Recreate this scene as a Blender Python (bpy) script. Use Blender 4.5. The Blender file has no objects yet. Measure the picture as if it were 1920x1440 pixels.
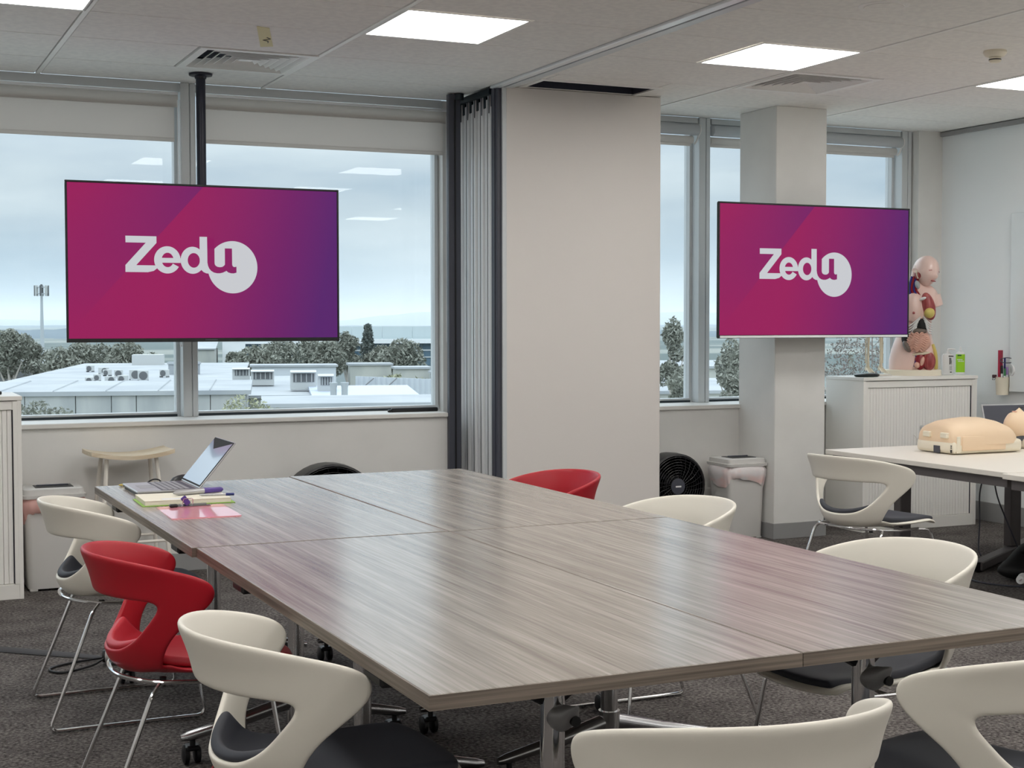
import bpy, bmesh, math, random
import numpy as np
from mathutils import Vector as V, Matrix, Euler
random.seed(7)
C = bpy.context.scene.collection
SC = bpy.context.scene
PI = math.pi
rad = math.radians

# ------------------------------------------------------------------ camera
cam_d = bpy.data.cameras.new('camera')
cam = bpy.data.objects.new('camera', cam_d)
C.objects.link(cam)
SC.camera = cam
cam_d.sensor_width = 36.0
cam_d.lens = 51.25
cam_d.clip_end = 20000
yaw, pitch, roll = rad(24.634), rad(2.417), rad(-0.065)
fw = V((math.sin(yaw)*math.cos(pitch), math.cos(yaw)*math.cos(pitch), -math.sin(pitch)))
rt = V((math.cos(yaw), -math.sin(yaw), 0))
up = rt.cross(fw)
r2 = rt*math.cos(roll) + up*math.sin(roll)
u2 = -rt*math.sin(roll) + up*math.cos(roll)
cam.matrix_world = Matrix(((r2.x, u2.x, -fw.x, 0), (r2.y, u2.y, -fw.y, 0), (r2.z, u2.z, -fw.z, 1.38), (0, 0, 0, 1)))

# ------------------------------------------------------------------ light and exposure
SC.view_settings.view_transform = 'Standard'
SC.view_settings.look = 'None'
SC.view_settings.exposure = 0.0
SC.view_settings.gamma = 1.0
SC.view_settings.use_curve_mapping = False
SKY = 1.0            # overcast daylight
PANEL = 11.8         # ceiling panels
SC.cycles.max_bounces = 8
SC.cycles.diffuse_bounces = 6
SC.cycles.glossy_bounces = 4
SC.cycles.transparent_max_bounces = 12
SC.cycles.volume_bounces = 2
SC.cycles.sample_clamp_indirect = 4.0
SC.cycles.caustics_reflective = False
SC.cycles.caustics_refractive = False

def lin(c):
    out = []
    for x in c[:3]:
        x = x/255.0
        out.append(x/12.92 if x <= 0.04045 else ((x+0.055)/1.055)**2.4)
    return (out[0], out[1], out[2], 1.0)

world = bpy.data.worlds.new('sky')
SC.world = world
world.use_nodes = True
nt = world.node_tree
nt.nodes.clear()
def N(t, ty, **kw):
    n = t.nodes.new(ty)
    for k, v in kw.items():
        setattr(n, k, v)
    return n
def ramp(t, stops, interp='LINEAR'):
    n = N(t, 'ShaderNodeValToRGB')
    n.color_ramp.interpolation = interp
    e = n.color_ramp.elements
    while len(e) < len(stops):
        e.new(0.5)
    for i, (p, c) in enumerate(stops):
        e[i].position = p
        e[i].color = c
    return n
def math_n(t, op, a, b=None, clamp=False):
    n = N(t, 'ShaderNodeMath', operation=op, use_clamp=clamp)
    for i, x in enumerate((a, b)):
        if x is None:
            continue
        if isinstance(x, (int, float)):
            n.inputs[i].default_value = x
        else:
            t.links.new(x, n.inputs[i])
    return n.outputs[0]
tc = N(nt, 'ShaderNodeTexCoord')
sx = N(nt, 'ShaderNodeSeparateXYZ')
nt.links.new(tc.outputs['Generated'], sx.inputs[0])
base = ramp(nt, [(0.0, lin((208, 225, 235))), (0.05, lin((204, 220, 229))), (0.16, lin((206, 219, 227))), (0.3, lin((210, 221, 228))), (1.0, lin((216, 224, 229)))])
nt.links.new(sx.outputs['Z'], base.inputs[0])
mp = N(nt, 'ShaderNodeMapping')
mp.inputs['Scale'].default_value = (3.0, 3.0, 14.0)
nt.links.new(tc.outputs['Generated'], mp.inputs[0])
no = N(nt, 'ShaderNodeTexNoise')
no.inputs['Scale'].default_value = 1.3
no.inputs['Detail'].default_value = 6.0
no.inputs['Roughness'].default_value = 0.5
nt.links.new(mp.outputs[0], no.inputs['Vector'])
cl = ramp(nt, [(0.36, (0.72, 0.79, 0.85, 1)), (0.48, (0.90, 0.92, 0.94, 1)), (0.56, (1.02, 1.02, 1.01, 1)), (0.66, (1.16, 1.13, 1.10, 1))])
nt.links.new(no.outputs['Fac'], cl.inputs[0])
mx = N(nt, 'ShaderNodeMixRGB', blend_type='MULTIPLY')
mx.inputs[0].default_value = 1.0
nt.links.new(base.outputs[0], mx.inputs[1])
nt.links.new(cl.outputs[0], mx.inputs[2])
rise = N(nt, 'ShaderNodeMapRange', interpolation_type='SMOOTHSTEP')   # an overcast sky brightens towards the zenith
rise.inputs['From Min'].default_value = 0.06
rise.inputs['From Max'].default_value = 0.45
rise.inputs['To Min'].default_value = 1.0
rise.inputs['To Max'].default_value = 3.6
nt.links.new(sx.outputs['Z'], rise.inputs['Value'])
sky_gain = rise.outputs['Result']
bg = N(nt, 'ShaderNodeBackground')
nt.links.new(mx.outputs[0], bg.inputs['Color'])
nt.links.new(math_n(nt, 'MULTIPLY', sky_gain, SKY), bg.inputs['Strength'])
wo = N(nt, 'ShaderNodeOutputWorld')
nt.links.new(bg.outputs[0], wo.inputs['Surface'])

# ------------------------------------------------------------------ materials
def mat(name, col, rough=0.5, metal=0.0, spec=0.5, var=None, bump=None, emit=None, coat=0.0, alpha=None, trans=0.0, sss=0.0):
    m = bpy.data.materials.new(name)
    m.use_nodes = True
    t = m.node_tree
    p = t.nodes['Principled BSDF']
    p.inputs['Base Color'].default_value = lin(col)
    p.inputs['Roughness'].default_value = rough
    p.inputs['Metallic'].default_value = metal
    p.inputs['Specular IOR Level'].default_value = spec
    p.inputs['Coat Weight'].default_value = coat
    p.inputs['Transmission Weight'].default_value = trans
    if emit:
        p.inputs['Emission Color'].default_value = lin(emit[0])
        p.inputs['Emission Strength'].default_value = emit[1]
    if var or bump:
        tcn = N(t, 'ShaderNodeTexCoord')
    if var:                                    # (second colour, scale xyz, detail, low, high)
        c2, scl, det, lo, hi = var
        mpn = N(t, 'ShaderNodeMapping')
        mpn.inputs['Scale'].default_value = scl
        t.links.new(tcn.outputs['Object'], mpn.inputs[0])
        nn = N(t, 'ShaderNodeTexNoise')
        nn.inputs['Scale'].default_value = 1.0
        nn.inputs['Detail'].default_value = det
        t.links.new(mpn.outputs[0], nn.inputs['Vector'])
        rr = ramp(t, [(lo, lin(col)), (hi, lin(c2))])
        t.links.new(nn.outputs['Fac'], rr.inputs[0])
        t.links.new(rr.outputs[0], p.inputs['Base Color'])
    if bump:
        scl, strength, dist = bump
        n2 = N(t, 'ShaderNodeTexNoise')
        n2.inputs['Scale'].default_value = scl
        n2.inputs['Detail'].default_value = 3.0
        t.links.new(tcn.outputs['Object'], n2.inputs['Vector'])
        b = N(t, 'ShaderNodeBump')
        b.inputs['Strength'].default_value = strength
        b.inputs['Distance'].default_value = dist
        t.links.new(n2.outputs['Fac'], b.inputs['Height'])
        t.links.new(b.outputs[0], p.inputs['Normal'])
    return m

M = {}
M['wall'] = mat('painted plaster', (226, 225, 222), 0.75, var=((221, 220, 217), (3, 3, 3), 4, 0.4, 0.6), bump=(220, 0.05, 0.002))
M['wall_white'] = mat('white painted plaster', (233, 236, 237), 0.7, bump=(220, 0.05, 0.002))
M['panelwall'] = mat('beige vinyl panel', (221, 216, 212), 0.6, bump=(400, 0.12, 0.001))
M['ceil'] = mat('mineral fibre tile', (238, 236, 232), 0.9, var=((231, 229, 226), (30, 30, 30), 6, 0.4, 0.6), bump=(350, 0.25, 0.002))
M['rail'] = mat('white ceiling rail', (236, 235, 232), 0.5)
M['alu'] = mat('grey aluminium frame', (206, 210, 212), 0.4)
M['alu_light'] = mat('brushed aluminium', (236, 238, 240), 0.3, metal=0.1)
M['sill'] = mat('white painted sill', (226, 224, 220), 0.5)
M['gasket'] = mat('dark rubber gasket', (24, 38, 46), 0.5)
M['darkpost'] = mat('dark grey powder coat', (70, 72, 82), 0.45)
M['black'] = mat('black plastic', (18, 19, 22), 0.4)
M['blackmat'] = mat('matt black', (12, 12, 13), 0.7)
M['blackmetal'] = mat('black steel tube', (26, 28, 44), 0.35, metal=0.2)
M['base'] = mat('grey vinyl skirting', (150, 150, 150), 0.55)
M['blind'] = mat('grey blind cloth', (190, 186, 182), 0.85, bump=(900, 0.1, 0.001))
M['blind_white'] = mat('pale roller blind', (196, 200, 204), 0.6)
M['chrome'] = mat('chrome tube', (225, 225, 226), 0.12, metal=1.0)
M['steel'] = mat('polished steel', (190, 190, 192), 0.22, metal=1.0)
M['knob'] = mat('satin nickel', (150, 150, 152), 0.35, metal=0.25)
M['shell'] = mat('warm white plastic', (234, 229, 217), 0.42, bump=(500, 0.03, 0.0005))
M['red'] = mat('red plastic', (178, 20, 38), 0.4, bump=(500, 0.04, 0.0005))
M['redpad'] = mat('red plastic inlay', (188, 40, 54), 0.45)
M['pad'] = mat('charcoal upholstery', (48, 50, 58), 0.65, bump=(700, 0.1, 0.0005))
M['white'] = mat('white laminate', (230, 225, 216), 0.45)
M['cabinet'] = mat('white steel cabinet', (240, 238, 233), 0.45)
M['slat'] = mat('pale tambour slat', (244, 242, 238), 0.5)
M['bin'] = mat('light grey plastic', (205, 203, 200), 0.5)
M['liner'] = mat('translucent white bag', (228, 222, 222), 0.35, var=((240, 205, 200), (6, 6, 9), 2, 0.5, 0.7))
M['pink'] = mat('pink bag', (214, 168, 160), 0.4)
M['skin'] = mat('pink model skin', (234, 203, 193), 0.3, coat=0.3)
M['manikin'] = mat('peach vinyl skin', (233, 207, 176), 0.5, bump=(300, 0.05, 0.001))
M['ivory'] = mat('ivory plastic', (232, 224, 205), 0.45)
M['bone'] = mat('bone plastic', (226, 214, 190), 0.4)
M['muscle'] = mat('muscle red', (140, 52, 54), 0.35, var=((176, 90, 88), (60, 60, 8), 3, 0.4, 0.6))
M['gut'] = mat('intestine pink', (216, 168, 150), 0.35)
M['liver'] = mat('dark organ', (112, 100, 92), 0.3)
M['fat'] = mat('yellow tissue', (214, 196, 110), 0.5, bump=(120, 0.5, 0.004))
M['vein'] = mat('vein blue', (52, 48, 122), 0.35)
M['artery'] = mat('artery red', (140, 26, 40), 0.35)
M['steel_dark'] = mat('dark bronze steel', (104, 99, 99), 0.5, metal=0.2)
M['green'] = mat('lime green label', (150, 205, 30), 0.4)
M['clear'] = mat('clear plastic bottle', (214, 216, 216), 0.2)
M['plywood'] = mat('pale plywood', (222, 208, 184), 0.5, var=((206, 188, 160), (4, 60, 60), 4, 0.4, 0.6))
M['silver'] = mat('silver laptop shell', (186, 186, 188), 0.35, metal=0.6)
M['keys'] = mat('grey keys', (160, 160, 164), 0.5)
M['paper'] = mat('cream paper', (232, 226, 210), 0.7)
M['greenpaper'] = mat('green cover', (150, 190, 90), 0.6)
M['purple'] = mat('purple plastic', (82, 60, 140), 0.3)
M['yellow'] = mat('yellow pencil', (206, 186, 100), 0.5)
M['tape'] = mat('masking tape', (216, 206, 156), 0.7)
M['ink'] = mat('ink', (70, 66, 60), 0.7)
M['pinkacryl'] = mat('pink acrylic', (250, 164, 178), 0.06, coat=0.5)
M['pinkedge'] = mat('pink acrylic edge', (255, 84, 110), 0.1)
M['redbox'] = mat('crimson box', (166, 36, 66), 0.5)
M['blue'] = mat('navy pen', (34, 40, 110), 0.4)
M['board'] = mat('glossy white board', (222, 227, 228), 0.08, coat=0.5)
M['fanblack'] = mat('black fan plastic', (14, 14, 18), 0.35)
M['panel'] = mat('led diffuser', (255, 250, 244), 0.5, emit=((255, 253, 249), PANEL))
M['recess'] = mat('dark recess', (40, 42, 56), 0.8)
M['label'] = mat('white print', (225, 225, 225), 0.6)
# outside
M['concrete'] = mat('pale tilt-up concrete', (166, 168, 167), 0.9, var=((144, 148, 149), (1.2, 1.2, 0.25), 5, 0.35, 0.65))
M['roof'] = mat('white sheet roof', (156, 160, 163), 0.6, var=((142, 147, 152), (0.3, 0.3, 0.3), 4, 0.4, 0.6))
M['roof_blue'] = mat('blue grey sheet roof', (176, 184, 200), 0.6)
M['cream'] = mat('cream render wall', (172, 173, 167), 0.85, var=((156, 159, 155), (0.6, 0.6, 0.3), 4, 0.4, 0.6))
M['greysheet'] = mat('grey corrugated sheet', (186, 192, 198), 0.7)
M['hvac'] = mat('hvac casing', (182, 184, 183), 0.6)
M['hvac_dark'] = mat('hvac grille', (96, 98, 100), 0.8)
M['office'] = mat('office cladding', (176, 186, 188), 0.8)
M['office_band'] = mat('white fascia', (226, 229, 230), 0.7)
M['officeglass'] = mat('office glass', (92, 116, 132), 0.1)
M['leaf'] = mat('eucalypt leaf', (138, 140, 130), 0.8, var=((118, 121, 111), (0.9, 0.9, 0.9), 3, 0.35, 0.65))
M['leaf_dark'] = mat('dark conifer leaf', (104, 112, 108), 0.8, var=((84, 92, 88), (0.9, 0.9, 0.9), 3, 0.35, 0.65))
M['leaf_brown'] = mat('dry brown leaf', (122, 114, 108), 0.8, var=((98, 92, 88), (1.4, 1.4, 1.4), 3, 0.35, 0.65))
M['leaf_light'] = mat('olive shrub leaf', (160, 162, 138), 0.8, var=((136, 138, 112), (1.4, 1.4, 1.4), 3, 0.35, 0.65))
M['bark'] = mat('grey bark', (176, 170, 164), 0.9)
M['ground'] = mat('ground paled to bounce daylight', (196, 197, 193), 0.9, var=((176, 180, 170), (0.03, 0.03, 0.03), 4, 0.4, 0.6))  # unseen ground, made pale to bounce daylight up to the ceiling
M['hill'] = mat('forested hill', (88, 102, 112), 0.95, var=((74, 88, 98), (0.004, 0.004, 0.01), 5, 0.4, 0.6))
M['galv'] = mat('galvanised steel', (176, 182, 186), 0.6)

def translucent(m, amount):
    t = m.node_tree
    p = t.nodes['Principled BSDF']
    tl = N(t, 'ShaderNodeBsdfTranslucent')
    tl.inputs[0].default_value = (0.92, 0.87, 0.83, 1)
    mi = N(t, 'ShaderNodeMixShader')
    mi.inputs[0].default_value = amount
    t.links.new(p.outputs[0], mi.inputs[1])
    t.links.new(tl.outputs[0], mi.inputs[2])
    t.links.new(mi.outputs[0], t.nodes['Material Output'].inputs['Surface'])
translucent(M['blind'], 0.5)
translucent(M['blind_white'], 0.2)

# window glass: clear with a true mirror reflection
def glass_mat():
    m = bpy.data.materials.new('window glass')
    m.use_nodes = True
    t = m.node_tree
    t.nodes.clear()
    tr = N(t, 'ShaderNodeBsdfTransparent')
    tr.inputs[0].default_value = (0.955, 0.97, 0.975, 1)
    gl = N(t, 'ShaderNodeBsdfGlossy')
    gl.inputs['Roughness'].default_value = 0.0
    fr = N(t, 'ShaderNodeFresnel')
    fr.inputs[0].default_value = 1.45
    mi = N(t, 'ShaderNodeMixShader')
    t.links.new(math_n(t, 'MULTIPLY', fr.outputs[0], 0.4), mi.inputs[0])
    t.links.new(tr.outputs[0], mi.inputs[1])
    t.links.new(gl.outputs[0], mi.inputs[2])
    o = N(t, 'ShaderNodeOutputMaterial')
    t.links.new(mi.outputs[0], o.inputs['Surface'])
    return m
M['glass'] = glass_mat()

def carpet_mat():
    m = bpy.data.materials.new('charcoal loop carpet')
    m.use_nodes = True
    t = m.node_tree
    p = t.nodes['Principled BSDF']
    p.inputs['Roughness'].default_value = 0.95
    p.inputs['Specular IOR Level'].default_value = 0.15
    tcn = N(t, 'ShaderNodeTexCoord')
    a = N(t, 'ShaderNodeTexNoise')
    a.inputs['Scale'].default_value = 75.0
    a.inputs['Detail'].default_value = 4.0
    a.inputs['Roughness'].default_value = 0.65
    b = N(t, 'ShaderNodeTexNoise')
    b.inputs['Scale'].default_value = 6.0
    b.inputs['Detail'].default_value = 3.0
    t.links.new(tcn.outputs['Object'], a.inputs['Vector'])
    t.links.new(tcn.outputs['Object'], b.inputs['Vector'])
    s = math_n(t, 'ADD', math_n(t, 'MULTIPLY', a.outputs['Fac'], 0.8), math_n(t, 'MULTIPLY', b.outputs['Fac'], 0.2))
    r = ramp(t, [(0.36, lin((46, 42, 41))), (0.48, lin((88, 83, 81))), (0.64, lin((132, 127, 123)))])
    t.links.new(s, r.inputs[0])
    t.links.new(r.outputs[0], p.inputs['Base Color'])
    bp = N(t, 'ShaderNodeBump')
    bp.inputs['Strength'].default_value = 0.6
    bp.inputs['Distance'].default_value = 0.01
    t.links.new(a.outputs['Fac'], bp.inputs['Height'])
    t.links.new(bp.outputs[0], p.inputs['Normal'])
    return m
M['carpet'] = carpet_mat()

def wood_mat(name, dark, light, rough):
    m = bpy.data.materials.new(name)
    m.use_nodes = True
    t = m.node_tree
    p = t.nodes['Principled BSDF']
    p.inputs['Roughness'].default_value = rough
    p.inputs['Specular IOR Level'].default_value = 0.85
    tcn = N(t, 'ShaderNodeTexCoord')
    oi = N(t, 'ShaderNodeObjectInfo')
    ad = N(t, 'ShaderNodeVectorMath', operation='ADD')
    t.links.new(tcn.outputs['Object'], ad.inputs[0])
    cx = N(t, 'ShaderNodeCombineXYZ')
    t.links.new(math_n(t, 'MULTIPLY', oi.outputs['Random'], 17.0), cx.inputs[0])
    t.links.new(math_n(t, 'MULTIPLY', oi.outputs['Random'], 31.0), cx.inputs[1])
    t.links.new(cx.outputs[0], ad.inputs[1])
    def streak(sx_, sy_, det):
        mp_ = N(t, 'ShaderNodeMapping')
        mp_.inputs['Scale'].default_value = (sx_, sy_, sx_)
        t.links.new(ad.outputs[0], mp_.inputs[0])
        n_ = N(t, 'ShaderNodeTexNoise')
        n_.inputs['Scale'].default_value = 1.0
        n_.inputs['Detail'].default_value = det
        n_.inputs['Roughness'].default_value = 0.6
        t.links.new(mp_.outputs[0], n_.inputs['Vector'])
        return n_.outputs['Fac']
    s = math_n(t, 'ADD', math_n(t, 'MULTIPLY', streak(26, 0.7, 4), 0.5), math_n(t, 'MULTIPLY', streak(150, 3.0, 3), 0.5))
    mid = tuple((a+b)/2 for a, b in zip(dark, light))
    r = ramp(t, [(0.36, lin(dark)), (0.5, lin(mid)), (0.64, lin(light))])
    t.links.new(s, r.inputs[0])
    t.links.new(r.outputs[0], p.inputs['Base Color'])
    return m
M['wood'] = wood_mat('grey oak laminate', (127, 118, 110), (176, 169, 161), 0.22)
M['woodedge'] = mat('grey oak edging', (96, 86, 77), 0.45, var=((138, 126, 115), (3, 3, 160), 3, 0.35, 0.65))

def screen_mat(name, logo):
    # gradient picture on the display, drawn in the display's own coordinates
    m = bpy.data.materials.new(name)
    m.use_nodes = True
    t = m.node_tree
    p = t.nodes['Principled BSDF']
    p.inputs['Base Color'].default_value = (0.004, 0.004, 0.004, 1)
    p.inputs['Roughness'].default_value = 0.35
    p.inputs['Specular IOR Level'].default_value = 0.06
    p.inputs['Emission Strength'].default_value = 0.93
    if logo:
        p.inputs['Emission Color'].default_value = lin((206, 208, 213))
        return m
    tcn = N(t, 'ShaderNodeTexCoord')
    s = N(t, 'ShaderNodeSeparateXYZ')
    t.links.new(tcn.outputs['Object'], s.inputs[0])
    u = math_n(t, 'ADD', math_n(t, 'DIVIDE', s.outputs['X'], 1.448), 0.5)
    v = math_n(t, 'ADD', math_n(t, 'DIVIDE', s.outputs['Z'], 0.826), 0.5)
    d = math_n(t, 'SUBTRACT', math_n(t, 'SUBTRACT', u, 0.483), math_n(t, 'MULTIPLY', math_n(t, 'SUBTRACT', v, 0.98), 0.515))
    left = math_n(t, 'LESS_THAN', d, 0.0)
    vfade = math_n(t, 'DIVIDE', math_n(t, 'SUBTRACT', v, 0.1), 0.85, True)
    gl = math_n(t, 'MULTIPLY', math_n(t, 'ADD', math_n(t, 'MULTIPLY', d, 1.5), 0.62, True), vfade)
    gr = math_n(t, 'DIVIDE', math_n(t, 'SUBTRACT', math_n(t, 'ADD', u, math_n(t, 'MULTIPLY', math_n(t, 'SUBTRACT', 0.5, v), 0.12)), 0.36), 0.6, True)
    g = math_n(t, 'ADD', math_n(t, 'MULTIPLY', gl, left), math_n(t, 'MULTIPLY', gr, math_n(t, 'SUBTRACT', 1.0, left)), True)
    r = ramp(t, [(0.0, lin((156, 34, 94))), (0.35, lin((140, 36, 100))), (0.7, lin((116, 36, 106))), (1.0, lin((92, 40, 112)))])
    t.links.new(g, r.inputs[0])
    t.links.new(r.outputs[0], p.inputs['Emission Color'])
    return m
M['screen'] = screen_mat('display picture', False)
M['logo'] = screen_mat('display logo white', True)

# ------------------------------------------------------------------ geometry helpers
class MB:
    def __init__(s):
        s.v, s.f = [], []
    def add(s, vs, fs, T=None):
        o = len(s.v)
        for p in vs:
            p = V(p)
            s.v.append(T @ p if T is not None else p)
        for f in fs:
            s.f.append([i+o for i in f])
        return s
    def box(s, a, b, bev=0.0, T=None, seg=1):
        x0, y0, z0 = a
        x1, y1, z1 = b
        vs = [(x0, y0, z0), (x1, y0, z0), (x1, y1, z0), (x0, y1, z0), (x0, y0, z1), (x1, y0, z1), (x1, y1, z1), (x0, y1, z1)]
        fs = [(0, 3, 2, 1), (4, 5, 6, 7), (0, 1, 5, 4), (1, 2, 6, 5), (2, 3, 7, 6), (3, 0, 4, 7)]
        if bev > 0:
            bm = bmesh.new()
            bv = [bm.verts.new(p) for p in vs]
            for f in fs:
                bm.faces.new([bv[i] for i in f])
            bmesh.ops.bevel(bm, geom=list(bm.edges), offset=bev, segments=seg, affect='EDGES', profile=0.5)
            bm.verts.index_update()
            vs = [tuple(q.co) for q in bm.verts]
            fs = [[q.index for q in f.verts] for f in bm.faces]
            bm.free()
        return s.add(vs, fs, T)
    def tube(s, path, r, n=10, closed=False, T=None):
        P = [V(p) for p in path]
        m = len(P)
        rs = r if isinstance(r, (list, tuple)) else [r]*m
        tan = []
        for i in range(m):
            a = P[(i-1) % m] if (closed or i > 0) else P[i]
            b = P[(i+1) % m] if (closed or i < m-1) else P[i]
            tan.append((b-a).normalized())
        up_ = V((0, 0, 1)) if abs(tan[0].z) < 0.9 else V((1, 0, 0))
        nrm = (up_ - tan[0]*up_.dot(tan[0])).normalized()
        vs, fs = [], []
        for i in range(m):
            nrm = nrm - tan[i]*nrm.dot(tan[i])
            nrm = nrm.normalized() if nrm.length > 1e-6 else tan[i].orthogonal().normalized()
            bi = tan[i].cross(nrm)
            for k in range(n):
                a = 2*PI*k/n
                vs.append(P[i] + (nrm*math.cos(a) + bi*math.sin(a))*rs[i])
        for i in range(m if closed else m-1):
            j = (i+1) % m
            for k in range(n):
                l = (k+1) % n
                fs.append((i*n+k, i*n+l, j*n+l, j*n+k))
        if not closed:
            fs.append(list(range(n))[::-1])
            fs.append([(m-1)*n+k for k in range(n)])
        return s.add(vs, fs, T)
    def cyl(s, p0, p1, r0, r1=None, n=20, T=None):
        return s.tube([p0, p1], [r0, r0 if r1 is None else r1], n, T=T)
    def lathe(s, prof, n=28, T=None):
        vs, fs = [], []
        for (r, z) in prof:
            for k in range(n):
                a = 2*PI*k/n
                vs.append((r*math.cos(a), r*math.sin(a), z))
        for i in range(len(prof)-1):
            for k in range(n):
                l = (k+1) % n
                fs.append((i*n+k, i*n+l, (i+1)*n+l, (i+1)*n+k))
        fs.append(list(range(n))[::-1])
        fs.append([(len(prof)-1)*n+k for k in range(n)])
        return s.add(vs, fs, T)
    def ball(s, c, r, nu=16, nv=10, T=None):
        if not isinstance(r, (tuple, list)):
            r = (r, r, r)
        rings = []
        for i in range(nv+1):
            t = PI*i/nv
            q = max(math.sin(t), 0.002)
            rings.append([(c[0]+r[0]*q*math.cos(2*PI*k/nu), c[1]+r[1]*q*math.sin(2*PI*k/nu), c[2]-r[2]*math.cos(t)) for k in range(nu)])
        return s.rings(rings, T=T)
    def rings(s, rings, cap=True, T=None, closed=True):
        n = len(rings[0])
        vs = [p for r in rings for p in r]
        fs = []
        for i in range(len(rings)-1):
            for k in range(n if closed else n-1):
                l = (k+1) % n
                fs.append((i*n+k, i*n+l, (i+1)*n+l, (i+1)*n+k))
        if cap and closed:
            fs.append(list(range(n))[::-1])
            fs.append([(len(rings)-1)*n+k for k in range(n)])
        return s.add(vs, fs, T)
    def loft(s, secs, n=28, T=None, axis='z', pw=2.0):
        # secs: (z, cx, cy, rx, ry)
        R = []
        for (z, cx_, cy_, rx, ry) in secs:
            ring = []
            for k in range(n):
                a = 2*PI*k/n
                ca, sa = math.cos(a), math.sin(a)
                x = cx_ + rx*math.copysign(abs(ca)**(2/pw), ca)
                y = cy_ + ry*math.copysign(abs(sa)**(2/pw), sa)
                ring.append((x, y, z) if axis == 'z' else (z, x, y))
            R.append(ring)
        return s.rings(R, T=T)
    def prism(s, poly, z0, z1, T=None):
        n = len(poly)
        vs = [(x, y, z0) for x, y in poly] + [(x, y, z1) for x, y in poly]
        fs = [list(range(n))[::-1], list(range(n, 2*n))]
        for k in range(n):
            l = (k+1) % n
            fs.append((k, l, n+l, n+k))
        return s.add(vs, fs, T)
    def build(s, name, m, parent=None, angle=35, loc=None):
        me = bpy.data.meshes.new(name)
        me.from_pydata([tuple(p) for p in s.v], [], s.f)
        me.validate()
        bm = bmesh.new()
        bm.from_mesh(me)
        bmesh.ops.recalc_face_normals(bm, faces=bm.faces)
        bm.to_mesh(me)
        bm.free()
        if angle:
            me.polygons.foreach_set('use_smooth', [True]*len(me.polygons))
            me.set_sharp_from_angle(angle=rad(angle))
        me.materials.append(m)
        o = bpy.data.objects.new(name, me)
        C.objects.link(o)
        if parent is not None:
            o.parent = parent
        if loc is not None:
            o.location = loc
        return o

def B(name, m, parent, a, b, bev=0.0, T=None, seg=1):
    return MB().box(a, b, bev, T, seg).build(name, m, parent)
def tag(o, label=None, cat=None, group=None, kind=None):
    if label: o['label'] = label
    if cat: o['category'] = cat
    if group: o['group'] = group
    if kind: o['kind'] = kind
    return o
def thing(name, label, cat, loc=(0, 0, 0), rz=0.0, group=None):
    o = bpy.data.objects.new(name, None)
    o.empty_display_size = 0.1
    C.objects.link(o)
    o.location = loc
    o.rotation_euler = (0, 0, rz)
    return tag(o, label, cat, group)
def struct(name, loc=(0, 0, 0)):
    o = bpy.data.objects.new(name, None)
    C.objects.link(o)
    o.location = loc
    o['kind'] = 'structure'
    return o
def kids(o):
    return [c for c in C.objects if c.parent == o]
def dup(root, loc, rz, label, group=None):
    r = root.copy()
    C.objects.link(r)
    r.location = loc
    r.rotation_euler = (0, 0, rz)
    r['label'] = label
    if group: r['group'] = group
    for ch in list(root.children):
        c = ch.copy()
        C.objects.link(c)
        c.parent = r
        for g in list(ch.children):
            d = g.copy()
            C.objects.link(d)
            d.parent = c
    return r
def fillet(path, r, seg=5):
    P = [V(p) for p in path]
    out = [P[0]]
    for i in range(1, len(P)-1):
        a, b, c = P[i-1], P[i], P[i+1]
        d0, d1 = (a-b), (c-b)
        q = min(r, d0.length*0.49, d1.length*0.49)
        s, e = b + d0.normalized()*q, b + d1.normalized()*q
        for k in range(seg+1):
            t = k/seg
            out.append(s*(1-t)**2 + b*2*t*(1-t) + e*t*t)
    out.append(P[-1])
    return out
def spline(pts, n=8):
    P = [V(p) for p in pts]
    Q = [P[0]*2-P[1]] + P + [P[-1]*2-P[-2]]
    out = []
    for i in range(1, len(Q)-2):
        for k in range(n):
            t = k/n
            a, b, c, d = Q[i-1], Q[i], Q[i+1], Q[i+2]
            out.append(0.5*((2*b) + (c-a)*t + (2*a-5*b+4*c-d)*t*t + (3*b-a-3*c+d)*t**3))
    out.append(P[-1])
    return out
def Rz(a): return Matrix.Rotation(a, 4, 'Z')
def Rx(a): return Matrix.Rotation(a, 4, 'X')
def Ry(a): return Matrix.Rotation(a, 4, 'Y')
def Tr(x, y, z): return Matrix.Translation((x, y, z))
def bake(o):
    dg = bpy.context.evaluated_depsgraph_get()
    me = bpy.data.meshes.new_from_object(o.evaluated_get(dg))
    o.modifiers.clear()
    o.data = me
    me.polygons.foreach_set('use_smooth', [True]*len(me.polygons))

CE = 2.74          # ceiling height
WY = 8.34          # window plane
KY = 8.10          # knee wall front
XL, XR, YN = -2.6, 7.2, -2.6

# ------------------------------------------------------------------ room shell
fl = B('floor', M['carpet'], None, (XL, YN, -0.12), (XR, 8.5, 0.0)); fl['kind'] = 'structure'
w = MB()
w.box((XL, KY, 0), (3.37, 8.55, 0.815)).box((4.53, KY, 0), (XR, 8.55, 0.815))
w.box((3.37, 8.37, 0), (4.53, 8.55, CE))
w.box((6.985, 8.28, 0.815), (XR, 8.55, CE))
wf = w.build('wall_far', M['wall'], None, angle=0); wf['kind'] = 'structure'
wr = B('wall_right', M['wall_white'], None, (XR, YN, 0), (XR+0.12, 8.55, 2.9)); wr['kind'] = 'structure'
wl = B('wall_left', M['wall'], None, (XL-0.12, YN, 0), (XL, 8.55, 2.9)); wl['kind'] = 'structure'
wn = B('wall_near', M['wall'], None, (XL-0.12, YN-0.12, 0), (XR+0.12, YN, 2.9)); wn['kind'] = 'structure'
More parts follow.
